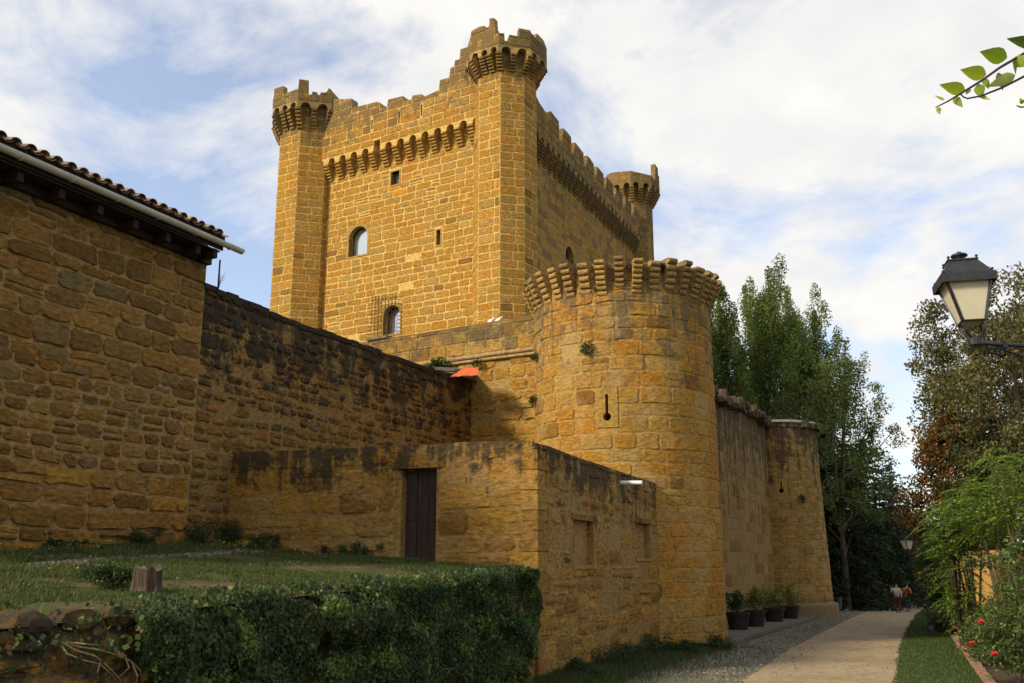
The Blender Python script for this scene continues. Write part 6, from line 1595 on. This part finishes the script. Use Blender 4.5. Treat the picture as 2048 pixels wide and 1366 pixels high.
# ================================================================== vine spray reaching in from the edge
M_vine = plain('vine_stem', (0.06, 0.025, 0.02), 0.6, var=0.2, bump=0.1)
Yv = 3.1
vine = thing('vine_branch', 'leafy green vine shoot reaching into the sky at the upper corner', 'vine', (4.9, 3.7, gz(4.9, 3.7)))
def vp(u, v, dy=0.0): return at(u, v, Yv + dy)
vs_ = MB(); gp = vp(2200, 500, .3); root_p = np.array([gp[0] + .1, gp[1], gz(gp[0], gp[1]) - .05])
root_p = np.array([4.9, 3.7, gz(4.9, 3.7) - .05]); va_, vb_ = np.array([4.75, 3.65, 2.6]), np.array([4.3, 3.55, 4.0]); vc_ = vp(2150, 90, .2) * .5 + vb_ * .5 + np.array([0, 0, .22])
vs_.tube([root_p, va_, vb_, vc_, vp(2150, 90, .2), vp(2090, 82, .15)], [.026, .022, .016, .011, .008, .006], 6)
Cv = np.array([va_ * (1 - f) + vb_ * f for f in np.linspace(-.3, 1, 12)] + [vb_ * (1 - f) + vc_ * f for f in np.linspace(0, .9, 8)]); Pv, iv_ = clump_points(Cv, 16, .16)
V, F, T = leaf_quads(Pv, .075, tints(len(Pv), [(0.2, 0.28, 0.05), (0.12, 0.18, 0.04)], (1, 1), .25), .75); leaf_object('leaves', V, F, T, vine)
vs_.tube([vp(u, v, d_) for u, v, d_ in ((2090, 82, .15), (2048, 107, .1), (2000, 135, .05), (1965, 160, 0), (1925, 185, 0), (1895, 203, 0), (1871, 215, 0))], [.006, .0055, .005, .0045, .0038, .003, .0018], 6)
vs_.tube([vp(u, v, d_) for u, v, d_ in ((2150, 90, .2), (2080, 128, .12), (2048, 153, .08), (2005, 175, .05), (1962, 192, .02), (1935, 197, 0), (1927, 194, 0), (1922, 189, 0))], [.006, .005, .0045, .004, .0034, .003, .003, .003], 6)
vs_.tube([vp(u, v, d_) for u, v, d_ in ((2150, 150, .2), (2080, 205, .1), (2050, 214, .05), (2040, 214, 0), (2033, 211, 0))], [.005, .004, .003, .003, .002], 6)
vs_.build('stem', M_vine, vine)
# each leaf: tip pixel, base pixel, half width in pixels, depth, twist, brightness
LV = [((1882, 170), (1930, 181), 14, 0, 'y'), ((1924, 140), (1972, 150), 16, .02, 'y'), ((1963, 104), (2014, 116), 18, .03, 'g'), ((2017, 78), (2075, 88), 14, .05, 'd'),
      ((1924, 213), (1908, 194), 8, 0, 'g'), ((1879, 227), (1876, 214), 5, 0, 'y'), ((1871, 192), (1889, 200), 3, 0, 'p'), ((1979, 172), (2030, 150), 13, .04, 'p'), ((1962, 194), (1957, 168), 11, .03, 'g'),
      ((1977, 176), (1968, 157), 7, .02, 'g'), ((2005, 178), (1996, 145), 7, .06, 'd'), ((2070, 128), (2024, 120), 13, .07, 'y'), ((2031, 146), (2030, 122), 4, .06, 'd'), ((1933, 187), (1940, 176), 5, .01, 'y'), ((1979, 199), (1962, 192), 4, .02, 'p'), ((2041, 197), (2044, 208), 4, .02, 'y'), ((2049, 200), (2040, 207), 4, .02, 'g')]
VC = {'y': (0.34, 0.40, 0.05), 'g': (0.22, 0.31, 0.04), 'd': (0.09, 0.15, 0.03), 'p': (0.40, 0.46, 0.14)}
M_vleaf = leaf_mat('vine_leaf', 0.5, 0.45)
for (tu, tv), (bu, bv), hw, dy, cc in LV:
    T_, B_ = vp(tu, tv, dy - .02), vp(bu, bv, dy + .02); ax = T_ - B_; Ln = np.linalg.norm(ax); view = (B_ - EYE) / np.linalg.norm(B_ - EYE)
    sd = np.cross(ax, view); sd /= np.linalg.norm(sd); w_ = hw / FPX * Yv * 1.03; nz_ = np.cross(sd, ax / Ln); V = []
    for (f, g_) in ((0, .10), (.06, .55), (.18, .95), (.35, 1.0), (.55, .8), (.78, .42), (1.0, .02)):
        for k_ in (-1, 0, 1): V.append(B_ + ax * f + sd * g_ * w_ * k_ + nz_ * (abs(k_) * g_ * w_ * .28 + f * f * .08 * Ln))
    F = []
    for i in range(6):
        a = i * 3; F += [(a, a + 1, a + 4, a + 3), (a + 1, a + 2, a + 5, a + 4)]
    obj('leaf', V, F, M_vleaf, vine, tint=np.array(VC[cc]), smooth=True)
    pe = MB(); st_ = B_ + np.array([.004, 0, .002])
# ================================================================== stump, dry twigs, dry stalk
p = on_terrace(293, 1186); p[2] -= .03
M_stump = plain('stump_wood', (0.070, 0.046, 0.028), 0.9, var=0.5, scale=7, bump=0.9, dist=.04, stretch=(5, 5, .5))
st = thing('tree_stump', 'short weathered tree stump standing in the terrace grass', 'tree stump', tuple(p))
V, F = [], []; prof = [(0, 1.35), (.05, 1.12), (.12, 1.0), (.2, .96), (.27, .93), (.315, .9)]; n = 44
sc_st = p[1] / 12.0
for z, k_ in prof:
    for j in range(n):
        a = 2 * math.pi * j / n; r_ = .175 * k_ * (1 + .22 * mnoise.noise((math.cos(a) * 2.2, math.sin(a) * 2.2, 7 + z)) + .10 * math.cos(3 * a + 1) * (1 if z < .2 else .4) - .10 * abs(math.sin(5.5 * a)) ** 6)
        V.append((p[0] + r_ * math.cos(a) * sc_st, p[1] + r_ * math.sin(a) * sc_st, p[2] + (z + (.10 * mnoise.noise((math.cos(a) * 2, math.sin(a) * 2, 1)) if z > .25 else 0)) * sc_st))
for i in range(len(prof) - 1):
    for j in range(n): k = (j + 1) % n; F.append((i * n + j, i * n + k, (i + 1) * n + k, (i + 1) * n + j))
V.append((p[0], p[1], p[2] + .29 * sc_st)); c_ = len(V) - 1
obj('bark_body', V[:-1], F, M_stump, st, smooth=True)
q = (len(prof) - 1) * n; obj('cut_face', V[q:q + n] + [V[-1]], [(j, (j + 1) % n, n) for j in range(n)], plain('cut_wood', (0.10, 0.07, 0.042), .9, var=.3, scale=18, bump=.5), st)
M_twig = plain('pale_twig', (0.30, 0.22, 0.09), 0.8, var=.3, scale=20, bump=.2)
tw = thing('dry_twigs', 'pale dry twigs sprawling below the coping stones at the terrace edge', 'twigs', tuple(WT.S(-12.0, 1.6, .1)))
tm = MB()
def tpt(u, v, o):                                                 # on a plane standing o in front of the retaining wall
    W = Wall(CORN, AZ_L, o); s_, z_ = W.uv(u, v); return W.S(s_, z_)
for pts in (((122, 1284), (160, 1294), (195, 1299), (230, 1309), (262, 1322), (280, 1340), (286, 1370)), ((125, 1286), (150, 1300), (190, 1312), (215, 1332), (240, 1358), (246, 1372)), ((123, 1292), (135, 1308), (165, 1320), (200, 1328), (225, 1350), (240, 1372)), ((200, 1326), (195, 1345), (196, 1362)), ((250, 1312), (258, 1336), (240, 1352)), ((128, 1284), (170, 1288), (196, 1290)), ((262, 1322), (275, 1352), (270, 1372))):
    m_ = len(pts); tm.tube([tpt(u, v, .14 + .22 * math.sin(math.pi * min(1, i / m_ + .1)) ) for i, (u, v) in enumerate(pts)], [.009 * (1 - .6 * i / m_) for i in range(m_)], 5)
tm.build('stems', M_twig, tw)
C = np.array([tpt(u, v, .16) for u, v in ((140, 1310), (155, 1322), (190, 1292), (150, 1283), (205, 1300), (218, 1290), (95, 1330), (20, 1345))]); P, idx = clump_points(C, 9, .07)
V, F, T = leaf_quads(P, .055, tints(len(P), [(0.06, 0.10, 0.03)], (1,), .3), .8); leaf_object('leaves', V, F, T, tw)
ds = thing('dry_stalk', 'wispy dry plant curling beside the iron prop at the house end', 'dry plant', WL.S(WL.s_at(436, 575), WL.uv(436, 575)[1], 0))
dm_ = MB(); z0_ = WL.uv(436, 576)[1]; s0_ = WL.s_at(437, 576)
for k in range(7):
    b_ = rs.uniform(-.05, .22); h_ = rs.uniform(.3, .52); dm_.tube([WL.S(s0_, z0_ - .05, 0), WL.S(s0_ + b_ * .3, z0_ + h_ * .5, .02), WL.S(s0_ + b_, z0_ + h_ * .85, .05), WL.S(s0_ + b_ * 1.1 - .03, z0_ + h_, .06)], [.006, .005, .004, .002], 4)
dm_.build('stems', M_twig, ds)
for (u, v, lab) in ((974, 636, 'small white pigeon sitting on the curtain wall head'), (990, 634, 'white pigeon on the curtain wall nearer the round tower')):
    s_ = WC.s_at(u, v); p = np.array(WC.S(s_, zct, -.25)); bird = MB(); V = []
    rings = [(-.16, .01, .10), (-.10, .035, .10), (-.02, .065, .095), (.05, .07, .105), (.10, .05, .145), (.125, .036, .185), (.15, .034, .205), (.175, .018, .20), (.20, .004, .192)]
    ux = np.array([WC.d[0], WC.d[1], 0]); uy = np.array([WC.n[0], WC.n[1], 0])
    for x, r_, z in rings:
        for j in range(10): a = 2 * math.pi * j / 10; V.append(p + ux * x + uy * r_ * .85 * math.cos(a) + np.array([0, 0, z + r_ * math.sin(a)]))
    F = [(i * 10 + j, i * 10 + (j + 1) % 10, (i + 1) * 10 + (j + 1) % 10, (i + 1) * 10 + j) for i in range(len(rings) - 1) for j in range(10)] + [tuple(range(9, -1, -1)), tuple(range(80, 90))]
    root = obj('pigeon', V, F, plain('feathers', (0.7, 0.7, 0.68), .8, var=.2), smooth=True); tag(root, lab, 'bird', 'pigeons on the wall', 'thing')
    lg = MB()
    for k in (-.025, .025): lg.tube([p + uy * k + [0, 0, -.005], p + uy * k + [0, 0, .06]], .006, 5)
    lg.build('legs', plain('bird_leg', (.3, .08, .06)), root)

# ================================================================== two walkers
M_skin = plain('skin', (0.42, 0.22, 0.15), 0.6, var=.08, bump=0); M_hair = plain('hair', (0.03, 0.02, 0.015), .7, var=.3, scale=60, bump=.4)
def skinned(name, pts, edges, rad, mat, parent=None, root=0, sub=2):
    me = bpy.data.meshes.new(name); me.from_pydata([tuple(map(float, p)) for p in pts], edges, []); me.materials.append(mat)
    o = bpy.data.objects.new(name, me); link(o, parent)
    m = o.modifiers.new('skin', 'SKIN'); m.use_smooth_shade = True
    for i, d_ in enumerate(me.skin_vertices[0].data):
        r_ = rad[i]; d_.radius = r_ if isinstance(r_, tuple) else (r_, r_); d_.use_root = (i == root)
    s_ = o.modifiers.new('smooth', 'SUBSURF'); s_.levels = sub; s_.render_levels = sub
    return o
def walker(p, rz, sc, label, top_m, leg_m, shoe_m, pose, hair=True, vest=None, strap=None):
    # joints in metres, facing +Y (away from the camera), feet on z = 0
    J = dict(pel=(0, 0, .95), sp=(0, 0, 1.15), ch=(0, .01, 1.36), nk=(0, .015, 1.49), hd=(0, .03, 1.60), hd2=(0, .035, 1.70),
             shL=(-.17, 0, 1.42), shR=(.17, 0, 1.42), hipL=(-.09, 0, .90), hipR=(.09, 0, .90)); J.update(pose)
    names = list(J); idx = {n_: i for i, n_ in enumerate(names)}
    E = [('pel', 'sp'), ('sp', 'ch'), ('ch', 'nk'), ('nk', 'hd'), ('hd', 'hd2'), ('ch', 'shL'), ('shL', 'elL'), ('elL', 'wrL'), ('wrL', 'haL'), ('ch', 'shR'), ('shR', 'elR'), ('elR', 'wrR'), ('wrR', 'haR'),
         ('pel', 'hipL'), ('hipL', 'knL'), ('knL', 'anL'), ('anL', 'toL'), ('pel', 'hipR'), ('hipR', 'knR'), ('knR', 'anR'), ('anR', 'toR')]
    rd = dict(pel=(.15, .11), sp=(.14, .10), ch=(.16, .11), nk=.052, hd=(.075, .09), hd2=(.078, .092), shL=.062, shR=.062, elL=.042, elR=.042, wrL=.03, wrR=.03, haL=(.038, .02), haR=(.038, .02), hipL=.085, hipR=.085, knL=.056, knR=.056, anL=.038, anR=.038, toL=.034, toR=.034)
    body = skinned('person', [J[n_] for n_ in names], [(idx[a], idx[b]) for a, b in E], [rd[n_] for n_ in names], M_skin)
    body.location = p; body.rotation_euler = (0, 0, rz); body.scale = (sc, sc, sc); tag(body, label, 'person', None, 'thing')
    def cloth(nm, keys, mat, grow, ends=None, root='pel'):
        ks = [k for k in names if k in keys]; ii = {n_: i for i, n_ in enumerate(ks)}
        ed = [(ii[a], ii[b]) for a, b in E if a in ii and b in ii]; JJ = dict(J)
        if ends: JJ.update(ends)
        return skinned(nm, [JJ[k] for k in ks], ed, [tuple(x + grow for x in (rd[k] if isinstance(rd[k], tuple) else (rd[k], rd[k]))) for k in ks], mat, body, root=ii[root])
    cloth('jacket', ('pel', 'sp', 'ch', 'shL', 'shR', 'elL', 'elR', 'wrL', 'wrR'), top_m, .022)
    cloth('trousers', ('pel', 'hipL', 'hipR', 'knL', 'knR', 'anL', 'anR'), leg_m, .014)
    for s_ in ('L', 'R'): skinned('shoe', [np.array(J['an' + s_]) + [0, -.03, -.045], np.array(J['to' + s_])], [(0, 1)], [.045, .042], shoe_m, body, sub=1)
    if hair: skinned('hair', [np.array(J['hd2']) + [0, -.035, -.06], np.array(J['hd2']) + [0, -.02, .03]], [(0, 1)], [(.085, .085), (.082, .09)], M_hair, body)
    # five fingers on each hand
    for s_, sg_ in (('L', -1), ('R', 1)):
        h = np.array(J['ha' + s_]); w = np.array(J['wr' + s_]); ax = (h - w) / np.linalg.norm(h - w); side = np.cross(ax, [1, 0, 0.2]); side /= np.linalg.norm(side)
        fg = MB()
        for k, (o_, L_) in enumerate(((-.03, .06), (-.012, .075), (.008, .07), (.026, .055))): fg.tube([h + side * o_, h + side * o_ + ax * L_ * .6, h + side * o_ + ax * L_ + np.array([-sg_ * .012, 0, 0])], [.009, .008, .006], 5)
        fg.tube([h - ax * .03 + side * .03, h + side * .06, h + side * .065 + ax * .025], [.01, .009, .007], 5)
        o = bpy.data.objects.new('fingers', mesh_data('fingers', fg.v, fg.f, M_skin)); link(o, body)
    if vest is not None: cloth('vest', ('pel', 'sp', 'ch'), vest, .034)
    if strap is not None:
        sm = MB(); sm.tube([(-.17, -.13, 1.08), (-.05, -.152, 1.22), (.06, -.150, 1.36), (.12, -.06, 1.47), (.10, .08, 1.44)], [.018] * 5, 6); sm.tube([(-.22, -.10, .95), (-.20, -.12, 1.05), (-.17, -.13, 1.10)], [.05, .06, .03], 6)
        o = bpy.data.objects.new('shoulder_strap', mesh_data('shoulder_strap', sm.v, sm.f, strap)); link(o, body)
    return body
cl_ = lambda n_, c: plain(n_, c, .85, var=.18, scale=14, bump=.3, dist=.02)
p1_, p2_ = ground(1797, 1226), ground(1817, 1220)
s1 = (1226 - 1170) / (FPX) * (p1_[1]) / 1.78; s2 = (1219 - 1169) / FPX * p2_[1] / 1.78
walker(p1_, R(-20), s1, 'person in grey vest and dark red trousers raising a hand beside the orange jacket', cl_('pale_shirt', (0.42, 0.42, 0.30)), cl_('red_trousers', (0.09, 0.014, 0.018)), cl_('dark_shoe', (.02, .02, .02)),
       dict(elL=(-.30, .06, 1.24), wrL=(-.26, .22, 1.46), haL=(-.25, .24, 1.54), elR=(.25, -.03, 1.16), wrR=(.25, .1, .96), haR=(.24, .13, .88), knL=(-.10, .06, .50), anL=(-.09, -.02, .09), toL=(-.10, .12, .04), knR=(.10, .0, .50), anR=(.10, -.16, .10), toR=(.10, -.03, .04)), vest=cl_('grey_vest', (0.30, 0.29, 0.33)))
walker(p2_, R(-26), s2, 'person in orange jacket with dark shoulder strap and blue jeans walking away', cl_('orange_jacket', (0.66, 0.19, 0.03)), cl_('blue_jeans', (0.022, 0.035, 0.07)), cl_('brown_shoe', (.06, .03, .02)),
       dict(elL=(-.27, -.06, 1.17), wrL=(-.21, .12, 1.05), haL=(-.16, .2, 1.05), elR=(.27, -.06, 1.17), wrR=(.21, .12, 1.05), haR=(.16, .2, 1.05), nk=(0, .07, 1.47), hd=(0, .13, 1.55), hd2=(0, .16, 1.63), knL=(-.10, .02, .50), anL=(-.10, -.10, .09), toL=(-.10, .04, .04), knR=(.10, .07, .50), anR=(.10, .06, .09), toR=(.10, .2, .04)), strap=cl_('dark_strap', (.02, .015, .012)))
